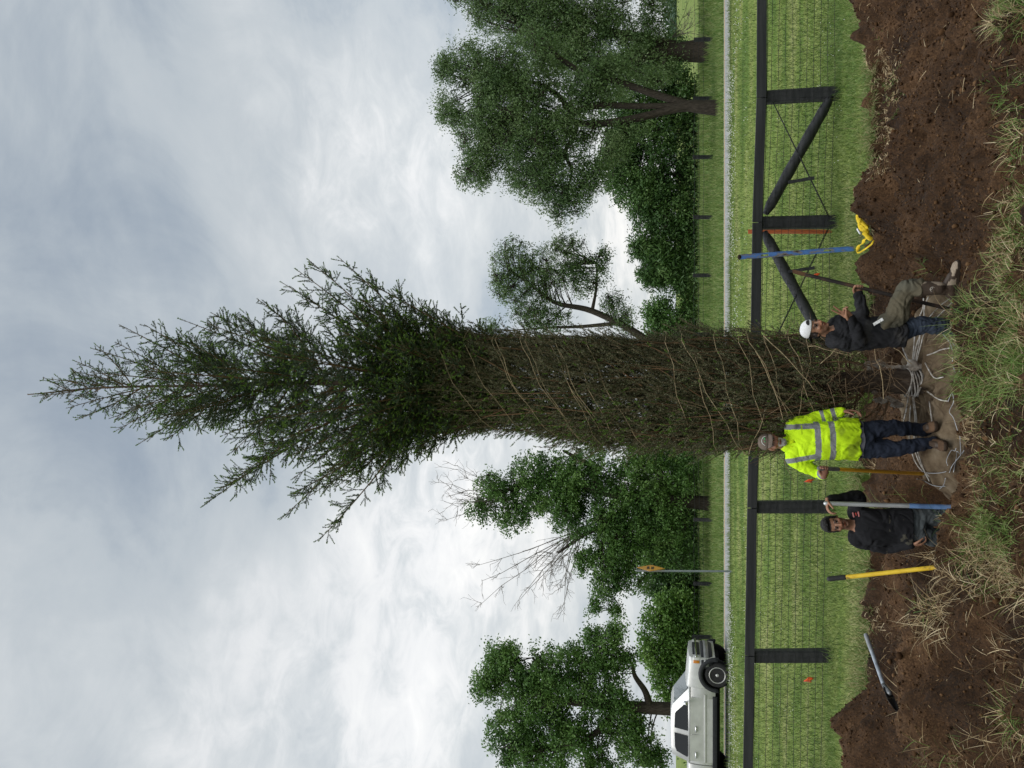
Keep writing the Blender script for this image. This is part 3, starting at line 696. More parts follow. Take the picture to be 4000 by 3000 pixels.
        am = MB(); am.box(P3(-.30 + dF, sd * .90, 1.085), (.05, .075, .105)); amb, t, b = base_mat('amber_lens', .2, .5); b.inputs['Base Color'].default_value = (.55, .19, .02, 1); am.build('indicator', amb, hlo, bevel=.015)
        for wx in (-.97, -4.78):
            wr = MB(); an = np.linspace(0, 2 * math.pi, 36, endpoint=False); prof = [(.27, .10), (.34, .12), (.385, .105), (.405, .07), (.41, 0), (.405, -.07), (.385, -.105), (.34, -.12), (.27, -.10)]
            cy_ = sd * (W - .10)
            wr.rings([[P3(wx + r_ * math.cos(a), cy_ + y_, .40 + r_ * math.sin(a)) for a in an] for r_, y_ in prof]); wh = wr.build('wheel', rub, root)
            rm = MB(); rm.rings([[P3(wx + r_ * math.cos(a), cy_ + sd * y_, .40 + r_ * math.sin(a)) for a in an] for r_, y_ in ((.275, .0), (.275, .11), (.25, .115), (.235, .06))], cap=False)
            for q in range(6):
                a = q * math.pi / 3 + .3; rm.beam(P3(wx + .05 * math.cos(a), cy_ + sd * .085, .40 + .05 * math.sin(a)), P3(wx + .245 * math.cos(a), cy_ + sd * .085, .40 + .245 * math.sin(a)), .085, .02, (0, 1, 0))
            rm.ell(P3(wx, cy_ + sd * .09, .40), [(.06, 0, 0), (0, .03, 0), (0, 0, .06)], 12, 6); rm.build('rim', rimm, wh)
            hb = MB(); hb.prism([(.25 * math.cos(a), .25 * math.sin(a)) for a in an], P3(wx, cy_ + sd * .02, .40), (1, 0, 0), (0, 0, 1), (0, 1, 0), .02); hb.build('brake_disc', dark, wh)
    # windscreen, wipers cowl, grille, bumper
    mb = MB(); mb.add([P3(x, y, z) + np.array([.012, 0, .016]) for x, y, z in ((-1.53, -.88, 1.37), (-1.53, .88, 1.37), (-2.12, .75, 1.845), (-2.12, -.75, 1.845))], [(0, 1, 2, 3)]); mb.build('windscreen', ws, root)
    mb = MB(); mb.box(P3(-.155 + dF, 0, 1.09), (.03, .60, .12)); gr = mb.build('grille', clad, root, bevel=.02)
    mb = MB(); mb.box(P3(-.125 + dF, 0, 1.10), (.03, .95, .028)); mb.build('grille_bar', chrome, gr, bevel=.01)
    mb = MB()
    R = []
    for s_ in np.linspace(-1, 1, 9):
        fx = dF - .02 - .22 * abs(s_) ** 3; R.append([P3(fx + dx, s_ * (W + .01), z) for dx, z in ((-.25, .93), (-.02, .93), (.0, .88), (.0, .66), (-.06, .55), (-.25, .52))])
    mb.rings(R); bp_ = mb.build('bumper', clad, root)
    mb = MB(); mb.rings([[P3(dF - .015 - .22 * abs(s_) ** 3 + dx, s_ * (W + .014), z) for dx, z in ((-.2, .84), (.012, .84), (.012, .68), (-.2, .68))] for s_ in np.linspace(-1, 1, 9)]); mb.build('bumper_face', pmat('bumper_grey', [(.20, .20, .19), (.27, .27, .26)], 6, .4, .5, .5), bp_)
    mb = MB(); mb.box(P3(-3.05, 0, .42), (2.4, .72, .12)); mb.build('chassis', dark, root)
    for x in (-.97, -4.78):
        for sd in (-1, 1): MB().prism([(.464 * math.cos(a), .464 * math.sin(a)) for a in np.linspace(0, 2 * math.pi, 32, endpoint=False)], P3(x, sd * (W - .17), .43), (1, 0, 0), (0, 0, 1), (0, 1, 0), .11).build('wheel_well_shade', dark, root)  # flat black disc fills each arch, standing for the shade inside it
make_truck()

# ================================================================ tools, flags, stake, level, strap
yel_p = pmat('yellow_handle', [(.05, .04, .02), (.62, .40, .02), (.70, .47, .03), (.72, .50, .04)], 14, .45, .4, stretch=(1, 1, .4))
org_p = pmat('amber_handle', [(.42, .20, .02), (.58, .29, .02), (.66, .36, .03)], 6, .45, .4, stretch=(1, 1, .2))
grey_grip = pmat('grey_grip', [(.10, .095, .09), (.17, .16, .155)], 12, .7)
black_grip = pmat('black_grip', [(.012, .012, .013), (.03, .03, .03)], 12, .6)
steel = pmat('worn_steel', [(.06, .065, .07), (.16, .165, .17), (.26, .26, .26)], 9, .45, .5, .7)
def shaft(name, mat, parent, a, b, r, k=10, rend=None):
    a = np.asarray(a); b = np.asarray(b); mb = MB(); mb.tube(np.array([a + (b - a) * t for t in np.linspace(0, 1, k)]), np.linspace(r, rend or r, k), 12, True); return mb.build(name, mat, parent)
def blade_mesh(c, down, side, front, hw, ln, name, mat, parent):
    """dished shovel blade: starts at c, runs ln along down"""
    mb = MB(); V, f = [], []; nu, nv = 9, 10
    for j in range(nv):
        t = j / (nv - 1); ww = hw * (1.0 if t < .62 else math.sqrt(max(0, 1 - ((t - .62) / .38) ** 2))) * (.82 + .18 * min(1, t * 4))
        for i in range(nu):
            s_ = (i / (nu - 1) * 2 - 1); V.append(np.asarray(c) + down * t * ln + side * s_ * ww + front * (.045 * (s_ * s_ - 1) * (1 - .5 * t) + .02 * t))
    for j in range(nv - 1):
        for i in range(nu - 1): f.append((j * nu + i, j * nu + i + 1, (j + 1) * nu + i + 1, (j + 1) * nu + i))
    mb.add(V, f); o = mb.build(name, mat, parent); q = o.modifiers.new('thick', 'SOLIDIFY'); q.thickness = .004; return o
# amber shovel held by the man on the root ball
def shovel(label, top, gripend, bot, r, mats, side, hw, ln, tilt=0.0, socket=.09, neck=None):
    top, gripend, bot = (np.asarray(q, float) for q in (top, gripend, bot)); d = unit(bot - top)
    root = empty('shovel', bot, label, 'shovel')
    shaft('grip', mats[1], root, top, gripend, r * 1.18); shaft('handle', mats[0], root, gripend, bot, r)
    side = unit(side - d * np.dot(side, d)); fr = np.cross(side, d)
    s0 = bot - d * .01; mb = MB(); mb.tube(np.array([s0, s0 + d * socket * .5, s0 + d * socket]), [r * 1.25, r * 1.3, r * 1.0], 10); mb.build('socket', mats[2], root)
    blade_mesh(s0 + d * socket * .8, unit(d + fr * tilt), side, fr, hw, ln, 'blade', mats[2], root)
shovel('yellow handled shovel with black grip standing alone in the soil', at(3240, 2261, 7.75), at(3300, 2255, 7.72), at(3676, 2214, 7.45), .0205, (yel_p, black_grip, steel), np.array([1, .25, 0]), .12, .26)
# grey shovel lying on the spoil at the left
ga, gb = at(3402, 2487, 9.9), at(3452, 2676, 9.2)
ga[2] += .05
root = empty('shovel', gb, 'shovel with bare grey handle lying on the soil left of the yellow one', 'shovel')
gm = pmat('weathered_grey_handle', [(.16, .18, .21), (.28, .31, .35), (.36, .39, .43)], 7, .6)
shaft('handle', gm, root, ga, gb, .022)
shaft('grip', pmat('dull_grey_grip', [(.20, .21, .22), (.30, .31, .32)], 9, .7), root, ga - unit(gb - ga) * .02, ga + (gb - ga) * .3, .0255)
nk = at(3475, 2706, 9.05); shaft('socket', steel, root, gb, nk, .024, 5, .03)
blade_mesh(nk - unit(nk - gb) * .03, unit(at(3500, 2770, 8.9) - nk), unit(np.array([.45, .5, .5])), unit(np.array([.3, -.8, .5])), .085, .22, 'blade', pmat('dark_blade', [(.006, .006, .006), (.02, .019, .018)], 8, .7), root)
# steel and blue pole of the man at the left
pt, pbm = at(3226, 1966, 8.12), at(3560, 1976, 8.06); pe = at(3735, 1982, 8.02)
root = empty('digging_pole', pe, 'bare steel pole with blue painted lower end held by the man in the hole', 'pole')
shaft('upper_tube', pmat('bare_aluminium', [(.30, .31, .32), (.46, .47, .48), (.58, .59, .60)], 8, .38, .5, .55, stretch=(1, 1, .3)), root, pt, pbm, .0225)
shaft('painted_end', pmat('blue_paint', [(.06, .10, .19), (.09, .17, .33), (.15, .24, .42)], 8, .45), root, pbm - (pbm - pt) * .02, pe + (pe - pbm) * .3, .0235)
# dark digging bar
root = empty('digging_bar', at(3745, 1216, 8.0), 'rusty dark digging bar gripped by the crouching man in the white cap', 'digging bar')
rust = pmat('rusty_bar', [(.014, .012, .012), (.03, .022, .018), (.085, .045, .025)], 10, .75, .3)
A, B_ = at(3148, 1073, 8.12), at(3750, 1217, 8.0)
shaft('bar', rust, root, A, B_, .0185)
T0 = at(3096, 1060, 8.13); mb = MB(); dd = unit(A - T0); mb.rings([[p + s_ * w_ * np.array([1, 0, .2]) + t_ * h_ * np.cross(dd, [1, 0, .2]) for s_, t_ in ((-1, -1), (1, -1), (1, 1), (-1, 1))] for p, w_, h_ in ((T0, .020, .004), (T0 + (A - T0) * .6, .021, .013), (A + dd * .03, .018, .017))])
mb.build('chisel_end', pmat('rust_brown', [(.06, .03, .015), (.13, .065, .03)], 12, .8), root, smooth=False)
# chipped blue level stuck upright in front of the rail
lt, lb = at(2890, 1004, 12.1), at(3322, 972, 12.05)
root = empty('spirit_level', lb, 'muddy chipped blue level standing upright against the fence rail', 'level')
blue_chip = pmat('chipped_blue', [(.05, .035, .022), (.26, .23, .20), (.08, .19, .48), (.10, .24, .58), (.11, .26, .60)], 9, .5, .4, detail=8, stretch=(2, 2, .8))
d = unit(lb - lt); sd = unit(np.cross(d, (0, 1, 0))); ln = np.linalg.norm(lb - lt)
mb = MB()
def seg_(t0, t1, s0, s1): mb.box(lt + d * ln * (t0 + t1) / 2 + sd * (s0 + s1) / 2, (ln * (t1 - t0) / 2, (s1 - s0) / 2, .008), (d, sd, np.cross(d, sd)))
hw_ = .031
seg_(0, .195, -hw_ + .004, hw_ - .004); seg_(.265, .765, -hw_ + .004, hw_ - .004); seg_(.83, 1.03, -hw_ + .004, hw_ - .004)
for t0, t1 in ((.195, .265), (.765, .83)): seg_(t0, t1, -hw_ + .004, -hw_ + .016); seg_(t0, t1, hw_ - .016, hw_ - .004)
mb.build('web', blue_chip, root, smooth=False)
for s_ in (-1, 1):
    mb = MB(); mb.box(lt + d * ln * .515 + sd * s_ * (hw_ + .001), (ln * .515, .003, .014), (d, sd, np.cross(d, sd))); mb.build('flange', blue_chip, root, smooth=False)
mb = MB(); mb.ell(lt - d * .005, [sd * .04, np.cross(d, sd) * .02, d * .03], 12, 8); mb.build('end_cap', pmat('mud', [(.02, .012, .008), (.05, .03, .02)], 20, .9), root)
# orange survey stake behind the rail
a, b = at(2922, 905, 13.95), at(3250, 905, 13.95)
o = MB(); d = unit(b - a); sd = np.array([1, 0, 0.]); R = [[p + s_ * w_ * sd + np.array([0, q * .009, 0]) for s_, q in ((-1, -1), (1, -1), (1, 1), (-1, 1))] for p, w_ in ((a, .036), (a + (b - a) * .9, .036), (b + d * .08, .006))]
o.rings(R); tag(o.build('survey_stake', pmat('orange_paint_wood', [(.36, .085, .03), (.50, .13, .045), (.42, .16, .08)], 7, .75, stretch=(6, 1, .6)), smooth=False), 'flat orange wooden survey stake beside the middle braced fence post', 'stake')
# marking flags
fl_m = pmat('flag_orange', [(.78, .09, .02), (.9, .15, .03)], 6, .5)
def flag(x, y, Y, wpx, hpx, label, lean=0.0):
    c = at(x, y, Y); px = 1 / ppm(x, y, Y); base = np.array([c[0] - lean, Y, float(gz(c[0], Y)) - .05])
    root = empty('marking_flag', base, label, 'flag', 'orange marking flags in the lawn')
    wpt = c + np.array([-wpx * px * .45, 0, hpx * px * .5])
    shaft('wire', galv, root, base, wpt, .003, 4)
    mb = MB(); V, f = [], []
    for i in range(6):
        for j in range(4): V.append(c + np.array([(i / 5 - .5) * wpx * px, .02 * math.sin(i * 1.3 + j * .3), (j / 3 - .5) * hpx * px * (1 - .35 * i / 5) - .06 * (i / 5) ** 2]))
    for i in range(5):
        for j in range(3): f.append((i * 4 + j, (i + 1) * 4 + j, (i + 1) * 4 + j + 1, i * 4 + j + 1))
    mb.add(V, f); o = mb.build('flag_cloth', fl_m, root); q = o.modifiers.new('t', 'SOLIDIFY'); q.thickness = .001
flag(3226, 453, 14.8, 22, 14, 'orange marking flag just under the fallen end of the right hand fence brace')
flag(3184, 1074, 14.8, 14, 26, 'orange marking flag beside the upper end of the digging bar')
flag(3157, 1878, 14.8, 13, 32, 'orange marking flag between the yellow shirt sleeve and the fence post')
flag(3155, 2655, 14.8, 19, 30, 'orange marking flag standing beyond the leftmost fence post')
# yellow ratchet strap dropped on the lawn edge
ym = pmat('yellow_webbing', [(.55, .36, .008), (.72, .50, .015), (.78, .57, .03)], 14, .6, bump=.3, bscale=200)
root = empty('lifting_strap', at(3385, 900, 10.9), 'crumpled yellow webbing strap with a pale buckle lying on the lawn edge', 'strap')
def web(pts, wd, nrm, name='webbing'):
    P = catmull(np.array(pts), 7); T = unitr(np.gradient(P, axis=0)); mb = MB(); V = []
    for i, (p, t_) in enumerate(zip(P, T)):
        q = unit(np.cross(t_, np.asarray(nrm, float) + .35 * np.array([math.sin(i * .7), math.cos(i * .5), 0]))); V += [p - q * wd / 2, p + q * wd / 2]
    f = [(2 * i, 2 * i + 1, 2 * i + 3, 2 * i + 2) for i in range(len(P) - 1)]
    mb.add(V, f); o = mb.build(name, ym, root); q = o.modifiers.new('t', 'SOLIDIFY'); q.thickness = .004; return o
def spt(x, y, Y=10.9, dz=0.0): return at(x, y, Y) + np.array([0, 0, dz])
web([spt(3347, 806), spt(3352, 826, 10.88), spt(3350, 850, 10.86), spt(3360, 872, 10.8)], .055, (.2, -1, .8))
web([spt(3352, 842, 10.84), spt(3366, 866, 10.76), spt(3386, 884, 10.62), spt(3378, 897, 10.6)], .05, (.6, -1, .2))
web([spt(3356, 858, 10.8), spt(3358, 884, 10.72), spt(3368, 898, 10.66), spt(3390, 890, 10.58)], .045, (-.4, -1, .5))
web([spt(3364, 876, 10.72), spt(3382, 900, 10.58), spt(3376, 912, 10.56), spt(3398, 926, 10.52), spt(3400, 934, 10.52), spt(3384, 922, 10.56)], .05, (.5, -1, .3))
web([spt(3372, 905, 10.66), spt(3392, 903, 10.56), spt(3386, 914, 10.54)], .04, (0, -1, -.3))
web([spt(3392, 928, 10.62), spt(3374, 942, 10.72), spt(3356, 962, 10.8), spt(3347, 977, 10.84)], .048, (.5, -1, .1))
web([spt(3347, 975, 10.84), spt(3350, 986, 10.82), spt(3362, 984, 10.78), spt(3386, 968, 10.66), spt(3404, 954, 10.56), spt(3414, 938, 10.54)], .022, (0, -1, .4))
shaft('buckle', pmat('pale_steel', [(.55, .56, .57), (.7, .7, .7)], 5, .4, .5, .4), root, spt(3350, 895, 10.6), spt(3360, 912, 10.6), .014, 4)
# ================================================================ broadleaf trees
bark = pmat('bark', [(.016, .013, .010), (.038, .031, .024), (.068, .056, .044)], 9, .9, .2, bump=.8, bscale=14, stretch=(3, 3, .5))
lf_willow = [(.045, .085, .030), (.08, .135, .045), (.115, .175, .065), (.18, .235, .115)]
lf_mid = [(.036, .082, .020), (.066, .137, .03), (.105, .19, .047), (.16, .25, .075)]
lf_dark = [(.028, .066, .018), (.048, .102, .026), (.078, .145, .038), (.12, .19, .058)]
clump_leaf = leaf_clump_mat('tree_leaf')
lf_bright = [(.04, .095, .016), (.07, .145, .026), (.11, .20, .04), (.16, .25, .06)]
lf_far = leaf_mat('far_leaf', [(.04, .08, .045), (.06, .11, .06)], .6, .2)
def limb_paths(start, ends, sag=.15):
    out_ = []
    for e in ends:
        mid = (start + e) / 2 + np.array([0, 0, np.linalg.norm(e - start) * sag]) + rng.normal(0, .12, 3) * np.linalg.norm(e - start) * .6
        t = np.linspace(0, 1, 6)[:, None]; out_.append((1 - t) ** 2 * start + 2 * t * (1 - t) * mid + t * t * e)
    return out_
def tree(name, label, Y, trunks, blobs, nleaf, leaf, mat, clump_r=.38, per=26, group=None, hang=.3, depth=.8, limbs=60, cat='tree', dead=None, rootat=None, limb_r=.03, shell=.45, gapf=.8, gapt=.50):
    b0 = at(*rootat, Y) if rootat else at(trunks[0][0][0], trunks[0][0][1], Y); b0[2] = float(gz(b0[0], b0[1]))
    root = empty(name, b0, label, cat, group)
    mb = MB(); spine = []
    for tr in trunks:
        P = np.array([at(x, y, Y + (dy[0] if dy else 0)) for x, y, r, *dy in tr]); 
        if tr is trunks[0]: P = np.vstack([b0 - np.array([0, 0, .3]), P]); rr = [tr[0][2] * 1.25] + [q[2] for q in tr]
        else: rr = [q[2] for q in tr]
        Q = catmull(P, 6); mb.tube(Q, np.interp(np.linspace(0, 1, len(Q)), np.linspace(0, 1, len(rr)), rr), 10); spine.append(Q)
    spine = np.vstack(spine)
    # clump centres in the crown volume
    wts = np.array([b[2] * b[3] for b in blobs], float); wts /= wts.sum(); nc = max(8, nleaf // per)
    which = rng.choice(len(blobs), nc, p=wts); C = np.zeros((nc, 3))
    for i, bl in enumerate(blobs):
        k = np.where(which == i)[0]
        if not len(k): continue
        c = at(bl[0], bl[1], Y + (bl[4] if len(bl) > 4 else 0)); px = 1 / ppm(bl[0], bl[1], Y)
        d = unitr(rng.normal(size=(len(k), 3))); r = rng.uniform(0, 1, len(k)) ** shell
        C[k] = c + d * r[:, None] * np.array([bl[3] * px, depth * (bl[2] + bl[3]) * .5 * px, bl[2] * px])
    C = C[(C[:, 2] > gz(C[:, 0], C[:, 1]) + .15) & (vnoise(C * gapf, len(name) + len(label)) < gapt)]; nc = len(C)
    csz = clump_r * rng.uniform(.5, 1.5, nc)
    n = nc * per; idx = np.repeat(np.arange(nc), per)
    off = np.clip(rng.normal(size=(n, 3)), -1.5, 1.5) * np.array([.55, .55, .42]) * csz[idx][:, None]; off[:, 2] -= hang * np.minimum(.9, np.abs(rng.normal(0, .5, n))) * csz[idx]
    V, Fq = leaf_quads(C[idx] + off, leaf[0], leaf[1], .6, hang)
    k = rng.choice(nc, min(nc, limbs), replace=False); P, R = [], []
    for e in C[k]:
        d = np.linalg.norm(spine - e, axis=1) + 1.2 * np.maximum(0, spine[:, 2] - e[2] + .3); s0 = spine[np.argmin(d)]
        P += limb_paths(s0, [e]); l = np.linalg.norm(e - s0); R.append(np.linspace(min(.11, limb_r * (.5 + .35 * l)), .008, 6))
    parts_ = [many_tubes(P, R, 5)]
    # twigs that carry the clumps
    k2 = rng.choice(nc, min(nc, limbs * 6), replace=True); tgt = C[k2]; src = C[k][rng.integers(0, len(k), len(k2))]
    dd = np.linalg.norm(C[k][None] - tgt[:, None], axis=2); src = C[k][np.argmin(dd + (dd < .05) * 9, axis=1)]
    t = np.linspace(0, 1, 4)[None, :, None]; parts_.append(many_tubes(src[:, None] * (1 - t) + tgt[:, None] * t + rng.normal(0, .06, (len(k2), 4, 3)), np.tile(np.linspace(.022, .007, 4), (len(k2), 1)), 4))
    tv = mb.verts(); tq = np.array([f for f in mb.f if len(f) == 4])
    bulk('trunk', *cat_mesh([(tv, tq)] + parts_), bark, root, smooth=True)
    stops = np.array(mat); tone = np.clip(.42 + .42 * vnoise(C * .9, 41) + .22 * vnoise(C * 2.3, 43) + rng.normal(0, .10, nc), 0, 1)[idx] + rng.normal(0, .09, n)
    tone = np.clip(tone, 0, 1) * (len(stops) - 1); i0 = np.minimum(len(stops) - 2, tone.astype(int)); fr_ = (tone - i0)[:, None]; lc = (stops[i0] * (1 - fr_) + stops[i0 + 1] * fr_) * 1.22
    bulk('crown', V, Fq, clump_leaf, root, attr=np.repeat(lc, 4, axis=0))
    if dead:
        P, R = [], []
        for (o, tips, nn, r0) in dead:
            o3 = at(o[0], o[1], Y)
            for _ in range(nn):
                tx = rng.uniform(tips[0], tips[1]); ty = rng.uniform(tips[2], tips[3]); e = at(tx, ty, Y + rng.normal(0, .8))
                q = limb_paths(o3, [e], .05)[0]; q += np.vstack([np.zeros(3), rng.normal(0, .06, (5, 3))]); P.append(q); R.append(np.linspace(r0 * .6, .010, 6))
                for _2 in range(9):
                    s0 = q[rng.integers(1, 6)]; d = unit(e - o3) + rng.normal(0, .55, 3); ll = rng.uniform(.4, 1.3); tt = np.linspace(0, 1, 6)[:, None]
                    tw = s0 + unit(d) * ll * tt + np.cumsum(rng.normal(0, .03, (6, 3)), 0); P.append(tw); R.append(np.linspace(.014, .006, 6))
                    for _3 in range(3): 
                        s1 = tw[rng.integers(1, 6)]; d2 = unit(d) + rng.normal(0, .6, 3); P.append(s1 + unit(d2) * rng.uniform(.2, .5) * tt + np.cumsum(rng.normal(0, .015, (6, 3)), 0)); R.append(np.linspace(.009, .005, 6))
        bulk('dead_branches', *many_tubes(P, R, 4), pmat('dead_bark', [(.10, .085, .07), (.17, .15, .13)], 9, .9), root, smooth=True)
    return root
z3 = lambda x, y: (1600 + x * .633, y * .633)
def zb(*L_): return [(*z3(x, y), a * .633, b * .633) for x, y, a, b in L_]
def zt(*L_): return [(*z3(x, y), r) for x, y, r in L_]
tree('willow_tree', 'big leaning willow with a pale split trunk right of the spruce', 36,
     [zt((1905, 665, .36), (1800, 660, .30), (1700, 655, .25), (1560, 690, .17), (1350, 740, .19), (1130, 765, .16), (1000, 745, .13), (850, 690, .1), (700, 640, .07)),
      zt((1740, 650, .18), (1540, 590, .17), (1300, 510, .15), (1090, 455, .13), (930, 360, .11), (830, 260, .12), (760, 200, .08)),
      zt((1700, 652, .15), (1400, 655, .13), (1150, 650, .17), (1000, 690, .14), (930, 600, .12), (800, 520, .1), (600, 480, .06)),
      zt((1040, 740, .13), (1010, 850, .11), (960, 940, .1), (1000, 1050, .07), (980, 1150, .05))],
     zb((330, 400, 190, 140), (300, 650, 170, 130), (480, 520, 240, 230), (450, 850, 180, 190), (650, 700, 280, 250), (700, 950, 260, 230), (850, 1120, 230, 170), (700, 420, 280, 240), (930, 780, 230, 230), (900, 1290, 90, 100), (1020, 1220, 110, 110), (1100, 1080, 130, 120), (390, 1060, 140, 130), (1100, 560, 200, 150), (1250, 900, 100, 130), (240, 720, 90, 60), (200, 420, 70, 90), (1230, 420, 150, 110), (1330, 820, 130, 70), (1480, 480, 90, 60)),
     118000, (.15, .05), lf_willow, .40, 34, hang=.9, limbs=200, gapf=.95)
tree('willow_tree', 'old broad willow with thick ragged trunk at the right edge of the field', 46,
     [zt((1840, 305, .75), (1760, 315, .62), (1640, 320, .5), (1500, 335, .42), (1380, 380, .34), (1260, 440, .2)),
      zt((1640, 290, .34), (1400, 230, .28), (1200, 190, .22), (1080, 120, .2), (1000, 60, .14)),
      zt((1560, 330, .3), (1350, 350, .26), (1150, 380, .22), (1000, 330, .16), (850, 230, .1))],
     zb((650, 60, 320, 190), (950, 130, 330, 230), (1200, 120, 280, 190), (1380, 280, 230, 190), (1480, 60, 130, 120), (1050, 330, 250, 200), (600, -60, 380, 150), (420, 40, 90, 80), (850, 250, 250, 220), (1560, 420, 120, 110), (1250, 500, 190, 120)),
     92000, (.18, .06), lf_willow, .52, 34, hang=.8, limbs=180,
     dead=[(z3(1620, 230), (z3(1690, 0)[0], z3(1730, 0)[0], 50, 105), 3, .05)])
tree('leaning_tree', 'slender leaning tree with open crown between the spruce and the big willow', 40,
     [[(2700, 1470, .26), (2620, 1420, .24), (2490, 1304, .2), (2313, 1215, .16), (2174, 1184, .11), (2091, 1127, .08), (2000, 1060, .04)],
      [(2420, 1262, .12), (2280, 1275, .09), (2150, 1280, .06), (2000, 1290, .03)], [(2313, 1215, .1), (2330, 1120, .06), (2330, 1030, .03)]],
     [(2000, 1020, 95, 95), (2050, 1150, 110, 120), (2150, 1060, 130, 120), (2280, 1080, 100, 90), (2345, 1010, 40, 50), (2130, 1240, 110, 80), (2390, 1190, 55, 55), (2430, 1250, 60, 55), (1905, 1275, 45, 40), (2200, 960, 90, 50), (1960, 1110, 60, 60)],
     30000, (.135, .05), lf_willow, .32, 18, hang=.5, limbs=150, gapf=1.1)
tree('vine_covered_tree', 'ivy wrapped tree with bare dead branches left of the spruce', 44,
     [[(2790, 1969, .42), (2600, 1950, .34), (2400, 1930, .27), (2250, 1890, .2), (2080, 1880, .15), (1950, 1930, .1), (1860, 1980, .06)],
      [(2480, 1940, .22), (2380, 2040, .17), (2280, 2090, .12), (2180, 2160, .07)], [(2350, 1925, .2), (2300, 1820, .14), (2200, 1760, .08)]],
     [(1880, 1990, 65, 50), (1950, 1910, 100, 85), (2000, 2020, 85, 70), (2090, 1850, 110, 85), (2150, 1950, 110, 90), (2250, 2040, 100, 80), (2300, 1850, 130, 110), (2360, 1990, 140, 120), (2300, 2190, 75, 60), (2345, 2300, 55, 60), (2385, 2200, 100, 90), (2318, 2365, 30, 35), (2480, 1900, 130, 130), (2500, 2100, 140, 130), (2450, 2250, 90, 70), (2590, 2000, 110, 140), (2650, 1850, 95, 120), (2645, 2140, 90, 110), (2540, 1760, 110, 80), (2400, 2380, 25, 40), (2190, 1860, 100, 90), (2240, 1950, 110, 100), (2420, 2090, 110, 110), (2080, 1930, 90, 80)],
     100000, (.16, .085), lf_mid, .38, 34, hang=.3, limbs=120,
     dead=[((2270, 2070), (1860, 2230, 2180, 2370), 13, .05), ((2010, 1950), (1710, 1830, 1800, 2030), 9, .045)])
tree('maple_tree', 'full green tree rising behind the silver pickup truck', 38,
     [[(2760, 2776, .36), (2600, 2768, .31), (2450, 2760, .27), (2330, 2750, .22), (2200, 2735, .17), (2080, 2700, .11), (1980, 2660, .06)],
      [(2540, 2765, .2), (2520, 2700, .15), (2480, 2640, .11), (2470, 2590, .06)], [(2420, 2757, .2), (2330, 2860, .15), (2220, 2920, .1)], [(2250, 2740, .14), (2150, 2640, .1), (2080, 2570, .05)]],
     [(1950, 2560, 90, 60), (2030, 2620, 130, 110), (1905, 2680, 75, 75), (2100, 2760, 160, 130), (2000, 2880, 120, 110), (2200, 2640, 130, 130), (2250, 2850, 150, 130), (2340, 2550, 95, 95), (2400, 2470, 50, 50), (2310, 2480, 45, 30), (2370, 2690, 100, 100), (2480, 2890, 95, 110), (2430, 2800, 90, 80), (2100, 2960, 150, 70), (2300, 2990, 130, 60), (2440, 2580, 40, 45), (2540, 2960, 60, 60), (1930, 2620, 50, 60)],
     78000, (.15, .08), lf_mid, .36, 34, hang=.4, limbs=120)
G = 'trees and shrubs of the wood beyond the meadow'
def wood(name, label, Y, blobs, n, mat, rootat, **kw):
    x0, y0 = rootat
    top = min(blobs, key=lambda b: b[0] - b[2]); tr = [[(2735, y0, .22), (2650, y0 - 6, .16), (2560, (y0 + top[1]) / 2, .1), (top[0], top[1], .04)]]
    return tree(name, label, Y, tr, blobs, int(n * 2.1), kw.pop('leaf', (.21, .12)), mat, kw.pop('clump', .5), kw.pop('per', 28), group=G, hang=.3, limbs=40, rootat=rootat, **kw)
wood('shrub', 'bright green bushy shrub behind the front of the pickup truck', 50, [(2590, 2450, 100, 95), (2640, 2390, 90, 90), (2565, 2550, 80, 70), (2660, 2520, 85, 110), (2680, 2650, 65, 90), (2600, 2620, 75, 70), (2620, 2720, 80, 70), (2700, 2430, 45, 100)], 15000, lf_bright, (2745, 2500), cat='shrub')
wood('shrub', 'dark green shrub mass directly behind the yellow road sign', 54, [(2610, 2290, 110, 75), (2680, 2200, 65, 100), (2580, 2190, 120, 90), (2690, 2330, 55, 70)], 9000, lf_dark, (2745, 2250), cat='shrub')
wood('wood_tree', 'dark wood tree low behind the ivy wrapped tree', 57, [(2600, 2060, 130, 110), (2690, 2080, 60, 140), (2560, 1980, 120, 90), (2680, 1950, 70, 90)], 9000, lf_dark, (2745, 2050))
wood('wood_tree', 'dark wood tree hidden partly behind the left side of the spruce', 58, [(2580, 1800, 140, 120), (2670, 1700, 80, 120), (2690, 1850, 60, 110), (2560, 1680, 110, 90)], 9000, lf_dark, (2745, 1780))
wood('wood_tree', 'dense round wood tree beside the right edge of the spruce', 57, [(2610, 1250, 105, 95), (2680, 1330, 70, 100), (2690, 1220, 60, 90), (2600, 1380, 95, 90), (2560, 1220, 50, 60)], 9500, lf_mid, (2745, 1280))
wood('wood_tree', 'feathery topped wood tree under the leaning slender tree', 57, [(2545, 1070, 60, 55), (2620, 1040, 90, 90), (2685, 1080, 65, 90), (2500, 960, 45, 45), (2570, 985, 70, 60)], 8500, lf_dark, (2745, 1050), leaf=(.42, .10))
wood('wood_tree', 'mid green wood tree left of the big willow', 57, [(2570, 880, 110, 80), (2660, 850, 85, 110), (2520, 810, 80, 80), (2690, 950, 55, 70), (2560, 760, 100, 70)], 11000, lf_dark, (2745, 880))
wood('wood_tree', 'tall dark wood tree behind the drooping side of the big willow', 58, [(2480, 720, 120, 110), (2590, 660, 120, 120), (2680, 700, 65, 120), (2420, 640, 100, 110), (2450, 560, 110, 100)], 14000, lf_dark, (2745, 690))
wood('wood_tree', 'dark wood tree seen between the two willow trunks', 58, [(2560, 480, 140, 130), (2670, 400, 75, 120), (2600, 330, 110, 90), (2690, 520, 55, 90), (2450, 430, 120, 120)], 13500, lf_dark, (2745, 440))
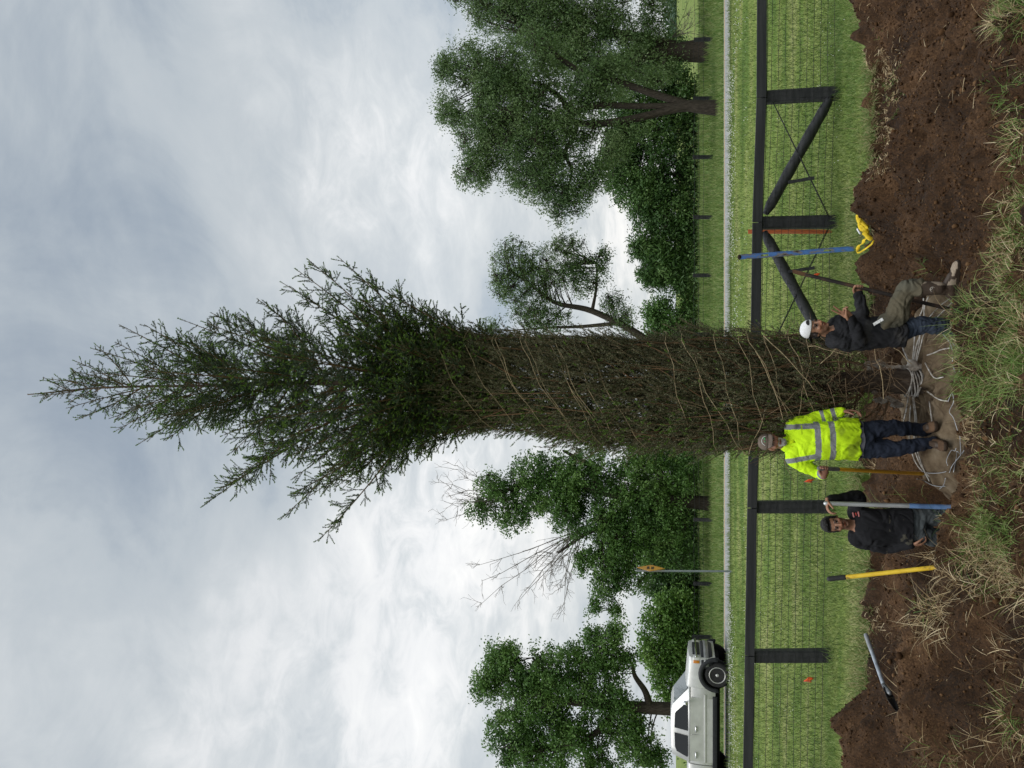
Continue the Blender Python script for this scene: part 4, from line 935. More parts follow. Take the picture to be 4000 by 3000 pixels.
wood('wood_tree', 'dark wood tree behind the thick trunk of the old willow', 60, [(2520, 250, 110, 90), (2610, 200, 80, 70)], 5000, lf_dark, (2735, 230))
# undergrowth at the foot of the wood and the far tree line
n = 9000; X = uni(n, -34, 20); Y = uni(n, 55, 59.5); Z = gz(X, Y) + np.abs(rng.normal(0, .55, n)); 
tag(bulk('undergrowth', *leaf_quads(np.stack([X, Y, Z], 1), .30, .15, .3), leaf_mat('undergrowth_leaf', lf_dark)), 'dark tangled undergrowth along the foot of the wood', 'undergrowth', kind='stuff')
n = 5000; X = uni(n, 60, 150); Y = uni(n, 190, 215); Z = gz(X, Y) + np.abs(rng.normal(0, 1.5, n)) * (1 + .5 * np.sin(X * .2))
tag(bulk('treeline', *leaf_quads(np.stack([X, Y, Z], 1), 1.2, .8, .3), lf_far), 'low far tree line across the meadow at the right', 'tree line', kind='stuff')
# ================================================================ balled and tied spruce
TY = 8.8
tb = at(3596, 1491, TY); SPR = empty('spruce_tree', (tb[0], TY, tb[2]), 'tall spruce with its lower branches tied up and its root ball wrapped in burlap', 'tree')
# axis of the tree and the width of the tied part, read off at several heights (picture x, centre y, half width px)
_ax = np.array([at(x, y, TY) for x, y in ((3900, 1493), (3560, 1492), (3300, 1497), (3000, 1535), (2700, 1535), (2400, 1525), (2000, 1492), (1700, 1492), (1265, 1500), (900, 1500), (600, 1510), (350, 1520), (96, 1539))])
def axis(z):
    z = np.asarray(z, float); o = np.argsort(_ax[:, 2]); return np.stack([np.interp(z, _ax[o, 2], _ax[o, 0]), np.full(z.shape, TY), z], -1)
TOP = float(at(96, 1539, TY)[2])
sbark = pmat('spruce_bark', [(.045, .031, .023), (.085, .062, .046), (.13, .10, .076)], 11, .9, .2, bump=.9, bscale=24, stretch=(2, 2, .8))
tan_bark = pmat('spruce_twig', [(.075, .042, .022), (.135, .080, .042), (.20, .125, .07)], 9, .85, .2)
mb = MB(); zz = np.linspace(float(at(3640, 1491, TY)[2]) - .15, TOP - .05, 60)
rt = np.interp(zz, [zz[0], .15, .5, 1.2, 5, 8, TOP], [.16, .135, .118, .108, .045, .022, .007])
A_ = axis(zz); A_[:, 0] += .012 * np.sin(zz * 2.1); mb.tube(A_, rt, 14); mb.build('trunk', sbark, SPR)
prof_z = [.55, 1.0, 1.5, 2.1, 2.7, 3.4, 4.0, 4.5, 5.0, 5.5]
prof_r = [.36, .60, .66, .68, .665, .63, .605, .585, .62, .72]
NEED, SHOOT, TW_P, TW_R = [], [], [], []
def needles_along(P0, P1, per_m, lng, wid, store, fwd=.7):
    """P0,P1 (m,3) twig segments -> needle triangles all round them"""
    Lg = np.linalg.norm(P1 - P0, axis=1); cnt = np.maximum(2, (Lg * per_m).astype(int)); i = np.repeat(np.arange(len(P0)), cnt); n = len(i)
    t = rng.random(n)[:, None]; ax = unitr(P1 - P0)[i]; p = P0[i] * (1 - t) + P1[i] * t
    r = rng.normal(size=(n, 3)); r -= ax * np.sum(r * ax, 1, keepdims=True); r = unitr(r)
    d = unitr(r + ax * fwd); s = unitr(np.cross(d, rng.normal(size=(n, 3)))); l = (lng * rng.uniform(.7, 1.2, n))[:, None]
    store.append(np.stack([p + s * wid / 2, p - s * wid / 2, p + d * l], 1))
def twig_lines(P, r0, r1):
    P = np.asarray(P); TW_P.append(P); TW_R.append(np.tile(np.linspace(r0, r1, P.shape[1]), (len(P), 1)))
ends_for_shoots = []
def spray(start, dirs, lng, bend=None, seg=4, up=.0):
    """m curved twigs -> (m,seg+1,3)"""
    m = len(start); P = [start]; d = unitr(dirs)
    for i in range(seg):
        d = unitr(d + np.array([0, 0, 1.]) * up + rng.normal(0, .06, (m, 3))); P.append(P[-1] + d * (lng / seg)[:, None])
    return np.stack(P, 1)
def segs(P): return P[:, :-1].reshape(-1, 3), P[:, 1:].reshape(-1, 3)
# ---- free upper crown
limbsP, limbsR = [], []
r_tip = lambda z: np.interp(z, [4.7, 5.3, 5.9, 6.6, 7.1, 7.7, 8.4, 9.1, 9.8, 10.4, TOP], [.62, .82, 1.08, 1.42, 1.50, 1.30, .98, .80, .64, .36, .05])
specials = [(5.25, math.radians(183), 1.92, 38), (5.35, math.radians(2), 1.52, 47), (5.65, math.radians(20), 1.40, 54), (5.8, math.radians(165), 1.85, 44), (6.4, math.radians(190), 1.5, 50)]
bl = []
for k in range(112):
    zt_ = 4.75 + (10.9 - 4.75) * (k / 111) ** 1.22 + rng.normal(0, .12); bl.append([zt_, k * 2.399 + rng.normal(0, .25), None, None])
for k in range(30): bl.append([rng.uniform(5.0, 6.3), rng.uniform(0, 6.28), rng.uniform(.75, 1.25), rng.uniform(18, 40)]) if False else bl.append([rng.uniform(5.0, 6.9), rng.uniform(0, 6.28), None, None])
for (zt_, az, r, el) in specials: bl.append([zt_ + r * math.tan(math.radians(el)) , az, r, el])
for zt_, az, rr, ee in bl:
    if rr is None:
        zt_ = min(zt_, TOP - .1); r = r_tip(zt_) * rng.uniform(.66, 1.12); el = np.interp(zt_, [4.7, 5.5, 6.8, 8.5, 10, 11], [22, 36, 44, 52, 58, 70]) + rng.normal(0, 5)
    else: r, el = rr, ee
    za = max(4.0, zt_ - r * math.tan(math.radians(el)))
    zt_ = max(zt_, za + .15)
    s0 = axis(za); e = axis(zt_) * np.array([0, 0, 1]) + np.array([float(axis(za)[0]) + r * math.cos(az), TY + r * math.sin(az), 0])
    Lb = np.linalg.norm(e - s0); mid = (s0 + e) / 2 - np.array([0, 0, .09 * Lb]) + rng.normal(0, .02, 3)
    t = np.linspace(0, 1, 9)[:, None]; P = (1 - t) ** 2 * s0 + 2 * t * (1 - t) * mid + t * t * e
    limbsP.append(P); limbsR.append(np.linspace(min(.016, .005 + .005 * Lb), .003, 9))
    # side twigs
    ns = max(7, int(Lb / .046)); tt = np.sort(rng.uniform(.16, .98, ns)); B = np.stack([np.interp(tt, t[:, 0], P[:, i]) for i in range(3)], 1)
    T = unitr(np.stack([np.interp(tt, t[:, 0], np.gradient(P[:, i])) for i in range(3)], 1))
    sd = unitr(np.cross(T, np.array([0, 0, 1.])) + 1e-6); sgn = np.where(np.arange(ns) % 2 == 0, 1, -1)[:, None]
    upn = np.cross(sd, T)
    dirs = T * rng.uniform(.45, .9, (ns, 1)) + sd * sgn * rng.uniform(.5, 1.0, (ns, 1)) + upn * rng.normal(0.0, .55, (ns, 1))
    ll = (.10 + .44 * (1 - tt) * min(1.15, Lb)) * rng.uniform(.5, 1.15, ns)
    if zt_ > 9.0: ll *= .62
    tw = spray(B, dirs, ll, up=.05); twig_lines(tw, .0035, .002)
    dens = 420 if zt_ < 9.3 else 300
    a, b = segs(tw); needles_along(a, b, dens, .020, .0068, NEED)
    ends_for_shoots.append((tw[:, -1], unitr(tw[:, -1] - tw[:, -2])))
    # second order twigs on the longer ones
    k2 = np.where(ll > .13)[0]
    for q in k2:
        n2 = int(ll[q] / .060); t2 = rng.uniform(.2, .95, n2) * 4; i0 = np.minimum(3, t2.astype(int)); f = (t2 - i0)[:, None]
        b2 = tw[q][i0] * (1 - f) + tw[q][i0 + 1] * f; ax = unitr(tw[q][i0 + 1] - tw[q][i0]); o = rng.normal(size=(n2, 3)); o[:, 2] -= .15; o = unitr(np.cross(ax, o))
        l2 = (.06 + .34 * ll[q] * (1 - t2 / 4)) * rng.uniform(.6, 1.2, n2); w2 = spray(b2, ax * .9 + o * .75, l2, seg=2)
        twig_lines(w2, .0025, .0015) if False else None
        a, b = segs(w2); needles_along(a, b, dens, .020, .0068, NEED); ends_for_shoots.append((w2[:, -1], unitr(w2[:, -1] - w2[:, -2])))
    a, b = P[4:-1], P[5:]; needles_along(a, b, 240, .020, .005, NEED)
    ends_for_shoots.append((P[-1:], unitr(P[-1:] - P[-2:-1])))
# leader with its whorl
a = axis(np.linspace(9.6, TOP - .03, 12)); needles_along(a[:-1], a[1:], 120, .016, .0026, NEED); ends_for_shoots.append((a[-1:], np.array([[0, 0, 1.]])))
# ---- tied lower part: folded-up sprays pressed into a column
n = 7600; z = rng.uniform(.62, 5.1, n); R0 = np.interp(z, prof_z, prof_r); az = rng.uniform(0, 2 * math.pi, n)
lump = 1 + 0.10 * vnoise(np.stack([az * 1.6, z * 1.5, 0 * z], 1), 21) + .10 * vnoise(np.stack([np.cos(az) * 4, np.sin(az) * 4, z * 4], 1), 22)
fr = rng.uniform(0, 1, n) ** .55; r = R0 * lump * (.45 + .52 * fr)
c0 = axis(z) + np.stack([r * np.cos(az), r * np.sin(az), 0 * z], 1)
rad = np.stack([np.cos(az), np.sin(az), 0 * az], 1); tan_ = np.stack([-np.sin(az), np.cos(az), 0 * az], 1)
lean = rng.normal(.12, .42, n)[:, None]
d0 = np.array([0, 0, 1.]) + tan_ * lean + rad * (rng.normal(.04, .18, (n, 1)) + .55 * (rng.random((n, 1)) < .10)); l0 = rng.uniform(.16, .42, n) * np.where(z < 1.2, .7, 1)
keep = (z > .95) | (rng.random(n) < .35); c0, d0, l0, rad, tan_, z = c0[keep], d0[keep], l0[keep], rad[keep], tan_[keep], z[keep]; n = len(c0)
tw = spray(c0, d0, l0, up=.04)
twig_lines(tw[: int(n * .5)], .0036, .002)
bare = (z < 2.2) & (rng.random(n) < np.interp(z, [.6, 1.0, 2.0], [.8, .30, .06]))
COLN = []; a, b = segs(tw[~bare]); needles_along(a, b, 200, .022, .0075, COLN, fwd=.9)
for rep in range(3):
    q = rng.integers(1, 4, n); b2 = tw[np.arange(n), q]; ax = unitr(tw[np.arange(n), q + 1] - b2); o = unitr(np.cross(ax, rng.normal(size=(n, 3))))
    w2 = spray(b2, ax + o * rng.uniform(.35, .8, (n, 1)), rng.uniform(.06, .17, n), seg=2, up=.03); 
    a, b = segs(w2[~bare]); needles_along(a, b, 200, .021, .0075, COLN, fwd=.8)
    if rep == 0: twig_lines(w2[bare], .0028, .0015); twig_lines(w2[~bare][::2], .0026, .0016)
    if rep < 2:
        g = (~bare) & (rng.random(n) < np.where(rad[:, 0] < -.2, .75, .09)); ends_for_shoots.append((w2[g][:, -1], unitr(w2[g][:, -1] - w2[g][:, -2])))
# bare tan limbs showing between the sprays, and the curved bare ones under the column
m = 120; z = rng.uniform(.75, 4.6, m); az = rng.uniform(0, 2 * math.pi, m); P = []
for i in range(m):
    L_ = rng.uniform(.35, 1.0); t = np.linspace(0, 1, 6); zz_ = z[i] + L_ * t; aa = az[i] + rng.normal(0, .25) * t + rng.normal(0, .05); rr = np.interp(zz_, prof_z, prof_r) * (.93 + .06 * np.sin(t * 3.1)) * (.9 + .1 * t)
    P.append(axis(zz_) + np.stack([rr * np.cos(aa), rr * np.sin(aa), 0 * t], 1))
TW_P_big, TW_R_big = np.array(P), np.tile(np.linspace(.0085, .004, 6), (m, 1)) * rng.uniform(.6, 1.3, (m, 1))
P, R = [], []
for i in range(64):                                                        # limbs leaving the trunk and folding up into the column
    az_ = rng.uniform(0, 2 * math.pi); z0 = rng.uniform(.30, 1.6); z1 = z0 + rng.uniform(.5, 1.1); t = np.linspace(0, 1, 8)
    rr = np.interp(z1, prof_z, prof_r) * rng.uniform(.75, 1.0) * np.sin(np.minimum(1, t * 1.25) * math.pi / 2); zz_ = z0 - .10 * np.sin(t * math.pi) + (z1 - z0) * t ** 1.7
    P.append(axis(zz_) + np.stack([rr * np.cos(az_ + .2 * t), rr * np.sin(az_ + .2 * t), 0 * t], 1)); R.append(np.linspace(.013, .004, 8) * rng.uniform(.6, 1.2))
V3, F3 = many_tubes(np.array(P), np.array(R), 6)
fine_P = []
for i in range(900):                                                       # thin dead twigs round the foot
    az_ = rng.uniform(0, 2 * math.pi); z0 = rng.uniform(.28, 1.7); r0 = rng.uniform(.1, .62) * np.interp(z0, [.2, .9, 2], [.75, 1, 1]); s = axis(z0) + np.array([r0 * math.cos(az_), r0 * math.sin(az_), 0])
    d = rng.normal(0, .6, 3); d[2] = rng.normal(.35, .6); t = np.linspace(0, 1, 6)[:, None]; fine_P.append(s + unit(d) * rng.uniform(.15, .55) * t + np.cumsum(rng.normal(0, .011, (6, 3)), 0))
V4, F4 = many_tubes(np.array(fine_P), np.tile(np.linspace(.0036, .0016, 6), (900, 1)), 4)
V5, F5 = many_tubes(TW_P_big, TW_R_big, 5)
V6, F6 = many_tubes(np.array(limbsP), np.array(limbsR), 6)
bulk('limbs', *cat_mesh([(V3, F3), (V5, F5), (V6, F6)]), tan_bark, SPR, smooth=True)
tws = [many_tubes(p, r, 3) for p, r in zip(TW_P, TW_R) if len(p)] + [(V4, F4)]
bulk('twigs', *cat_mesh(tws), pmat('dry_twig', [(.10, .066, .038), (.175, .12, .072), (.26, .19, .12)], 9, .85, .2), SPR)
NV = np.concatenate(NEED).reshape(-1, 3)
ndl = leaf_mat('spruce_needle', [(.028, .052, .025), (.042, .074, .033), (.058, .098, .042), (.085, .115, .055)], .5, .12)
bulk('needles', NV, np.arange(len(NV)).reshape(-1, 3), ndl, SPR)
CV = np.concatenate(COLN).reshape(-1, 3)
bulk('tied_needles', CV, np.arange(len(CV)).reshape(-1, 3), leaf_mat('tied_needle', [(.066, .076, .038), (.100, .110, .052), (.140, .138, .072), (.20, .165, .10)], .6, .12), SPR)
# fresh light green shoots
E = np.concatenate([q[0] for q in ends_for_shoots]); D = np.concatenate([q[1] for q in ends_for_shoots])
lit = rng.random(len(E)) < np.where(E[:, 2] > 5, np.where((vnoise(E * 1.4, 55) > -.05) | (E[:, 0] < -.45), .85, .35), 1.0); E, D = E[lit], D[lit]
k = len(E); l = rng.uniform(.028, .06, k)
needles_along(E, E + D * l[:, None], 800, .015, .008, SHOOT, .8)
SV = np.concatenate(SHOOT).reshape(-1, 3)
bulk('fresh_shoots', SV, np.arange(len(SV)).reshape(-1, 3), leaf_mat('fresh_shoot', [(.085, .16, .025), (.14, .235, .04), (.20, .30, .06)], .5, .25), SPR)
# twine wound round the folded branches
tm = pmat('twine', [(.22, .16, .09), (.34, .26, .15), (.46, .37, .23)], 40, .85)
mb = MB()
def wind(z0, z1, turns, ph, tilt=.30, k=26):
    t = np.linspace(0, 1, int(turns * k)); a = ph + t * turns * 2 * math.pi; z = z0 + (z1 - z0) * t + tilt * np.cos(a + .3) + .02 * np.sin(a * 7)
    r = np.interp(z, prof_z, prof_r) * 1.015 + .012 * np.sin(a * 3.3); r = r * (.985 + .05 * vnoise(np.stack([z * 3, a * 1.7, 0 * a], 1), 91)); Q = axis(z) + np.stack([r * np.cos(a), r * np.sin(a), 0 * a], 1); on = vnoise(np.stack([t * turns * 2.3 + ph, 0 * t, 0 * t + z0], 1), 92) > -.22
    i0 = 0
    while i0 < len(Q):
        i1 = i0
        while i1 < len(Q) and on[i1]: i1 += 1
        if i1 - i0 > 3: mb.tube(Q[i0:i1], .0028, 5)
        i0 = i1 + 1
wind(1.0, 2.6, 6.3, .4, .12); wind(1.25, 4.75, 10.2, 2.0, .30); wind(3.2, 3.65, 2.2, 1.0, .25); wind(3.45, 4.9, 4.4, 3.9, .34); wind(.95, 1.7, 2.1, 5.0, -.2)
for (a0, b0) in (((2980, 1310), (3180, 1520)), ((2950, 1370), (3060, 1640)), ((3160, 1350), (3330, 1390)), ((3400, 1335), (3455, 1560)), ((3425, 1320), (3560, 1420)), ((3310, 1300), (3205, 1420))):
    p, q = at(*a0, TY - .62), at(*b0, TY - .66); t = np.linspace(0, 1, 8)[:, None]; mb.tube(p + (q - p) * t + np.array([0, -.03, -.02]) * np.sin(t * math.pi) + rng.normal(0, .006, (8, 3)), .0036, 5)
mb.build('twine', tm, SPR)
# ---- root ball
burl = pmat('burlap', [(.034, .021, .012), (.090, .063, .039), (.150, .112, .072), (.21, .165, .115)], 4.5, .95, .1, bump=.5, bscale=150, detail=8)
BC = np.array([at(3660, 1560, 8.75)[0] + .10, 8.78, -.52]); BR = 1.0
nu, nv = 200, 90
V = []
for j in range(nv + 1):
    t = j / nv
    th_ = t * math.pi * .80
    rr = BR * math.sin(min(th_, math.pi / 2)) ** .62 if th_ < math.pi / 2 else BR * (1 - .35 * ((th_ - math.pi / 2) / 1.0) ** 2)
    zz_ = .50 * math.cos(th_) ** .42 if th_ < math.pi / 2 else -.5 * (th_ - math.pi / 2)
    for i in range(nu):
        a = 2 * math.pi * i / nu; V.append((rr * math.cos(a), rr * math.sin(a), zz_, a, t))
V = np.array(V); a, t = V[:, 3], V[:, 4]; Pn = V[:, :3].copy()
q = np.stack([np.cos(a) * 1.3, np.sin(a) * 1.3, t * 2], 1)
fold = np.abs(np.sin(a * 13 + 3 * vnoise(q * 1.4, 61) + t * 3)) ** 2 * .085 * sst(.10, .40, t) + .06 * fbm(q * 1.6, 3, 62)
lobes = .15 * np.exp(-((a - math.radians(203)) / .32) ** 2) * sst(.2, .5, t) - .18 * np.exp(-((a - math.radians(224)) / .09) ** 2) * sst(.2, .4, t) + .05 * np.exp(-((a - math.radians(250)) / .2) ** 2) * sst(.25, .5, t)
rl = np.linalg.norm(Pn[:, :2], axis=1, keepdims=True) + 1e-6
Pn[:, :2] += Pn[:, :2] / rl * (fold + lobes)[:, None] * np.minimum(1, rl / .2); Pn[:, 2] += .075 * fbm(q * 2.4 + 3, 3, 63) + .035 * np.abs(np.sin(a * 9 + 5 * vnoise(q, 66))) * sst(.0, .15, t) * sst(.5, .3, t) + .03 * np.exp(-(rl[:, 0] / .3) ** 2)
i = np.arange(nu); Fq = np.concatenate([np.stack([j * nu + i, (j + 1) * nu + i, (j + 1) * nu + (i + 1) % nu, j * nu + (i + 1) % nu], 1) for j in range(nv)])
ball = bulk('root_ball', Pn + BC, Fq, burl, SPR, smooth=True)
_BP = Pn + BC; _BA = np.stack([_BP[:, 0] - BC[0], _BP[:, 1] - BC[1]], 1)
def ball_z(x, y):
    d2 = (_BP[:, 0] - x) ** 2 + (_BP[:, 1] - y) ** 2; up = _BP[:, 2] > BC[2] - .15; d2 = np.where(up, d2, 9); k = np.argsort(d2)[:4]; return float(_BP[k, 2].max())
def over(p, lift=.012):
    """drop a point onto the ball"""
    return np.array([p[0], p[1], ball_z(p[0], p[1]) + lift])
def on_ball(x, y, lift=.015):
    """point of the burlap seen at picture x, y"""
    d = ray(x, y); d = d / d[1]; o = np.array([0, 0, CAM_Z]); best = None
    for Yv in np.arange(7.4, 9.6, .02):
        p = o + d * Yv; u_ = _BP - p; k = np.argmin(np.sum(u_ * u_, 1)); 
        if np.sum(u_[k] ** 2) < .02 ** 2 * 4 and (best is None): best = _BP[k]; break
    if best is None:
        Yv = 8.0; best = o + d * Yv
    return best + np.array([0, -lift, lift])
rope_m = pmat('white_rope', [(.18, .15, .12), (.40, .37, .33), (.56, .54, .51)], 18, .7, .2, bump=.4, bscale=120)
mb = MB()
tc_ = axis(.02)
def cord(pts, r=.011, k=6): mb.tube(catmull(np.array(pts), k), r, 7)
for i, z in enumerate(np.linspace(.01, .12, 8)):                            # turns round the foot of the trunk
    an = np.linspace(0, 2 * math.pi, 22); rr = .150 + .008 * math.sin(i * 2.2); mb.tube(tc_ * np.array([1, 1, 0]) + np.stack([rr * np.cos(an), rr * np.sin(an), z + .018 * np.sin(an * 2 + i)], 1), .0085, 7)
foot = lambda a_: np.array([tc_[0] + .15 * math.cos(a_), tc_[1] + .15 * math.sin(a_), .06])
for a_, rim, lift in ((-.15, (1.0, -.05), .02), (.05, (1.0, .12), .02), (-.35, (.97, -.30), .02), (-.5, (.9, -.42), .02), (3.2, (-1.0, -.06), .03), (3.0, (-.98, .16), .03), (3.4, (-.96, -.26), .02), (.7, (.7, .7), .02), (2.3, (-.7, .7), .02)):
    p0 = foot(a_); end = BC + np.array([rim[0], rim[1], 0]) * BR * .97; pts = [p0]
    for t in (.3, .6, .85, 1.0):
        p = p0 + (end - p0) * t; p[2] = max(ball_z(p[0], p[1]) + .014, p0[2] * (1 - t) + ball_z(p[0], p[1]) * t); pts.append(p)
    cord(pts, random.uniform(.005, .0095))
for pts in ([(3612, 1430), (3640, 1470), (3680, 1462)], [(3615, 1520), (3660, 1560), (3706, 1575)], [(3620, 1400), (3650, 1390), (3668, 1370), (3700, 1356)], [(3622, 1560), (3636, 1640)]):
    cord([on_ball(*q) for q in pts], .0065)
mb.build('rope', rope_m, ball)
wm_ = base_mat('basket_wire', .35, .5, .6)[0]; wm_.node_tree.nodes['Principled BSDF'].inputs['Base Color'].default_value = (.40, .41, .43, 1)
mb = MB()
for pts in ([(3705, 1570), (3716, 1540), (3728, 1560), (3706, 1600), (3718, 1640), (3742, 1695)], [(3735, 1540), (3752, 1590), (3764, 1620), (3758, 1690), (3757, 1775)], [(3774, 1590), (3768, 1640), (3756, 1690), (3757, 1776), (3748, 1785), (3742, 1770), (3735, 1800), (3732, 1835)],
            [(3739, 1748), (3732, 1772), (3714, 1770), (3705, 1790), (3697, 1815)], [(3778, 1736), (3766, 1765), (3735, 1810), (3706, 1842)], [(3600, 1845), (3630, 1850), (3660, 1852), (3694, 1848)], [(3588, 1870), (3605, 1888), (3630, 1900), (3668, 1907), (3690, 1905)], [(3690, 1876), (3680, 1898), (3668, 1914)],
            [(3688, 1300), (3700, 1330), (3712, 1370)], [(3700, 1316), (3722, 1340), (3728, 1364)], [(3710, 1395), (3716, 1430), (3724, 1452)], [(3735, 1400), (3748, 1430), (3754, 1452)], [(3724, 1356), (3742, 1336), (3756, 1316)], [(3742, 1690), (3748, 1700), (3744, 1710), (3752, 1716)], [(3742, 1692), (3760, 1690), (3774, 1698)]):
    MB().tube(catmull(np.array([on_ball(*q, .02) for q in pts]), 5), .0034, 6).build('basket_wire', wm_, ball)
# pale rags wrapped on the stem
rag = pmat('pale_rag', [(.18, .14, .11), (.30, .26, .22), (.42, .39, .35)], 10, .9, .1, bump=.5, bscale=60)
for (x, y, rx_, ry_, dy) in ((3425, 1426, .10, .05, -.12), (3575, 1428, .085, .045, -.12), (3500, 1433, .12, .018, -.13), (3455, 1562, .11, .03, -.1), (3500, 1580, .07, .045, -.08), (3415, 1535, .035, .02, -.1)):
    c = at(x, y, TY + dy); mb = MB(); mb.ell(c, [(ry_, 0, 0), (0, .022, 0), (0, 0, rx_)], 26, 20); V_ = mb.verts(); V_ = V_ + (V_ - c) * (.55 * fbm(V_ * 22, 3, 71))[:, None] + .008 * np.stack([vnoise(V_ * 60, 72), vnoise(V_ * 60, 73), vnoise(V_ * 60, 74)], 1); mb.v = [V_]
    mb.build('rag', rag, SPR)
# ================================================================ people
skin_m = attr_mat('skin', .55, .35, .15, 180)
cloth_m = attr_mat('cloth', .9, .12, .35, 260, .10)
boot_m = attr_mat('boot_leather', .75, .25, .5, 90, .15)
hair_m = pmat('black_hair', [(.006, .005, .005), (.016, .013, .012)], 60, .6, .4, bump=.9, bscale=160)
def remesh(mb, name, voxel, it=4, fac=.5):
    me = bpy.data.meshes.new(name); me.from_pydata(mb.verts().tolist(), [], mb.f); me.update()
    o = bpy.data.objects.new(name, me); COL.objects.link(o)
    r = o.modifiers.new('r', 'REMESH'); r.mode = 'VOXEL'; r.voxel_size = voxel; r.adaptivity = 0
    s_ = o.modifiers.new('s', 'SMOOTH'); s_.iterations = it; s_.factor = fac
    m2 = bpy.data.meshes.new_from_object(o.evaluated_get(bpy.context.evaluated_depsgraph_get()))
    bpy.data.objects.remove(o); bpy.data.meshes.remove(me)
    n = len(m2.vertices); V = np.empty(n * 3, np.float32); m2.vertices.foreach_get('co', V); NR = np.empty(n * 3, np.float32); m2.vertices.foreach_get('normal', NR)
    return m2, V.reshape(-1, 3).astype(float), NR.reshape(-1, 3).astype(float)
def coloured(m2, V, C, name, mat, parent=None):
    m2.name = name; m2.vertices.foreach_set('co', V.astype(np.float32).ravel())
    a = m2.color_attributes.new('Col', 'FLOAT_COLOR', 'POINT'); a.data.foreach_set('color', np.hstack([np.clip(C, 0, 1), np.ones((len(C), 1))]).astype(np.float32).ravel())
    m2.materials.clear(); m2.validate(); return finish(m2, name, mat, parent)
def chain(mb, pts, rad, k=5, n=14):
    P = catmull(np.array(pts), k); r = np.interp(np.linspace(0, 1, len(P)), np.linspace(0, 1, len(rad)), rad)
    # follow the radii in step with the control points
    mb.tube(P, r, n, True); return P, r
def loftbody(mb, secs, k=4, n=22, pw=2.4):
    """secs: (centre, side half vector, front half vector); super-elliptic rings"""
    C = catmull(np.array([s_[0] for s_ in secs]), k); A_ = catmull(np.array([s_[1] for s_ in secs]), k); B_ = catmull(np.array([s_[2] for s_ in secs]), k)
    an = np.arange(n) * 2 * math.pi / n; c, s_ = np.cos(an), np.sin(an)
    c = np.sign(c) * np.abs(c) ** (2 / pw); s_ = np.sign(s_) * np.abs(s_) ** (2 / pw)
    mb.rings([C[i] + c[:, None] * A_[i] + s_[:, None] * B_[i] for i in range(len(C))])
def rot(v, ax, a):
    ax = unit(ax); v = np.asarray(v, float); return v * math.cos(a) + np.cross(ax, v) * math.sin(a) + ax * np.dot(ax, v) * (1 - math.cos(a))
def hand(mb, wrist, f, thumb, curls, sc=1.0, thumb_curl=.5, spread=.06, thumb_dir=None):
    """f: towards the fingers, thumb: towards the thumb side; the back of the hand is f x thumb flipped so that palm = -back. curls: list of 4 curl angles (rad per joint)"""
    f = unit(f); s_ = unit(thumb - f * np.dot(thumb, f)); pal = hand.palm if hand.palm is not None else np.cross(f, s_)
    pal = unit(pal - f * np.dot(pal, f) - s_ * np.dot(pal, s_))
    wrist = np.asarray(wrist, float)
    R = []
    for t, hw, ht in ((-.02, .026, .020), (.02, .032, .019), (.05, .040, .017), (.085, .042, .014), (.098, .040, .011)):
        an = np.arange(14) * 2 * math.pi / 14; R.append(wrist + f * t * sc + (np.cos(an)[:, None] * s_ * hw + np.sin(an)[:, None] * pal * ht) * sc)
    mb.rings(R)
    L_ = (.044, .048, .045, .035)
    for i in range(4):
        b = wrist + f * .088 * sc + s_ * (.031 - .0205 * i) * sc; d = rot(f, pal, 0); d = unit(f + s_ * (1.5 - i) * spread); P = [b - f * .02 * sc, b]
        for j in range(3):
            d = rot(d, np.cross(d, pal), curls[i] * (1.0 if j else .8)); P.append(P[-1] + d * L_[i] * sc * (1.0, .68, .52)[j])
        mb.tube(catmull(np.array(P), 4), np.interp(np.linspace(0, 1, (len(P) - 1) * 4 + 1), [0, .3, .7, 1], [.0102, .0098, .0088, .0072]) * sc, 9, True)
    b = wrist + f * .028 * sc + s_ * .026 * sc + pal * .006; d = unit(f * .62 + s_ * .75 + pal * .25) if thumb_dir is None else unit(thumb_dir); P = [b - d * .015, b, b + d * .042 * sc]
    for j in range(2):
        d = unit(d + (f * .45 - s_ * .45 + pal * .45) * thumb_curl); P.append(P[-1] + d * (.034, .026)[j] * sc)
    mb.tube(catmull(np.array(P), 4), np.interp(np.linspace(0, 1, (len(P) - 1) * 4 + 1), [0, .3, .7, 1], [.014, .0135, .011, .0085]) * sc, 9, True)
hand.palm = None
def head_geo(mb, C, fw, up, sc=1.0, beard=0.0, jaw=1.0):
    fw = unit(fw); up = unit(up - fw * np.dot(up, fw)); rt = np.cross(fw, up)     # rt: the viewer's left when the face looks at the viewer is -rt
    p = lambda r, f, u: C + (rt * r + fw * f + up * u) * sc
    E = lambda c, a, b, d: mb.ell(p(*c), [rt * a * sc, fw * b * sc, up * d * sc], 22, 16)
    E((0, -.012, .038), .0745, .094, .088)                 # skull
    E((0, .018, -.022), .0655, .074, .088)                 # face
    E((0, .030, -.070), .050 * jaw, .055, .048)            # jaw
    E((0, .066, -.098), .024, .021, .019)                  # chin
    for q in (-1, 1):
        E((q * .040, .062, -.022), .024, .022, .020)       # cheek
        E((q * .0765, -.010, -.012), .0085, .019, .031)    # ear
        E((q * .031, .080, .022), .022, .013, .0085)       # brow
    mb.tube(np.array([p(0, .083, .014), p(0, .096, -.008), p(0, .106, -.030), p(0, .099, -.040)]), np.array([.0085, .0105, .0135, .0115]) * sc, 10, True)
    for q in (-1, 1): E((q * .0125, .091, -.037), .0085, .010, .0075)
    E((0, .085, -.060), .024, .010, .0065); E((0, .083, -.071), .021, .010, .0065)   # lips
    return rt, fw, up
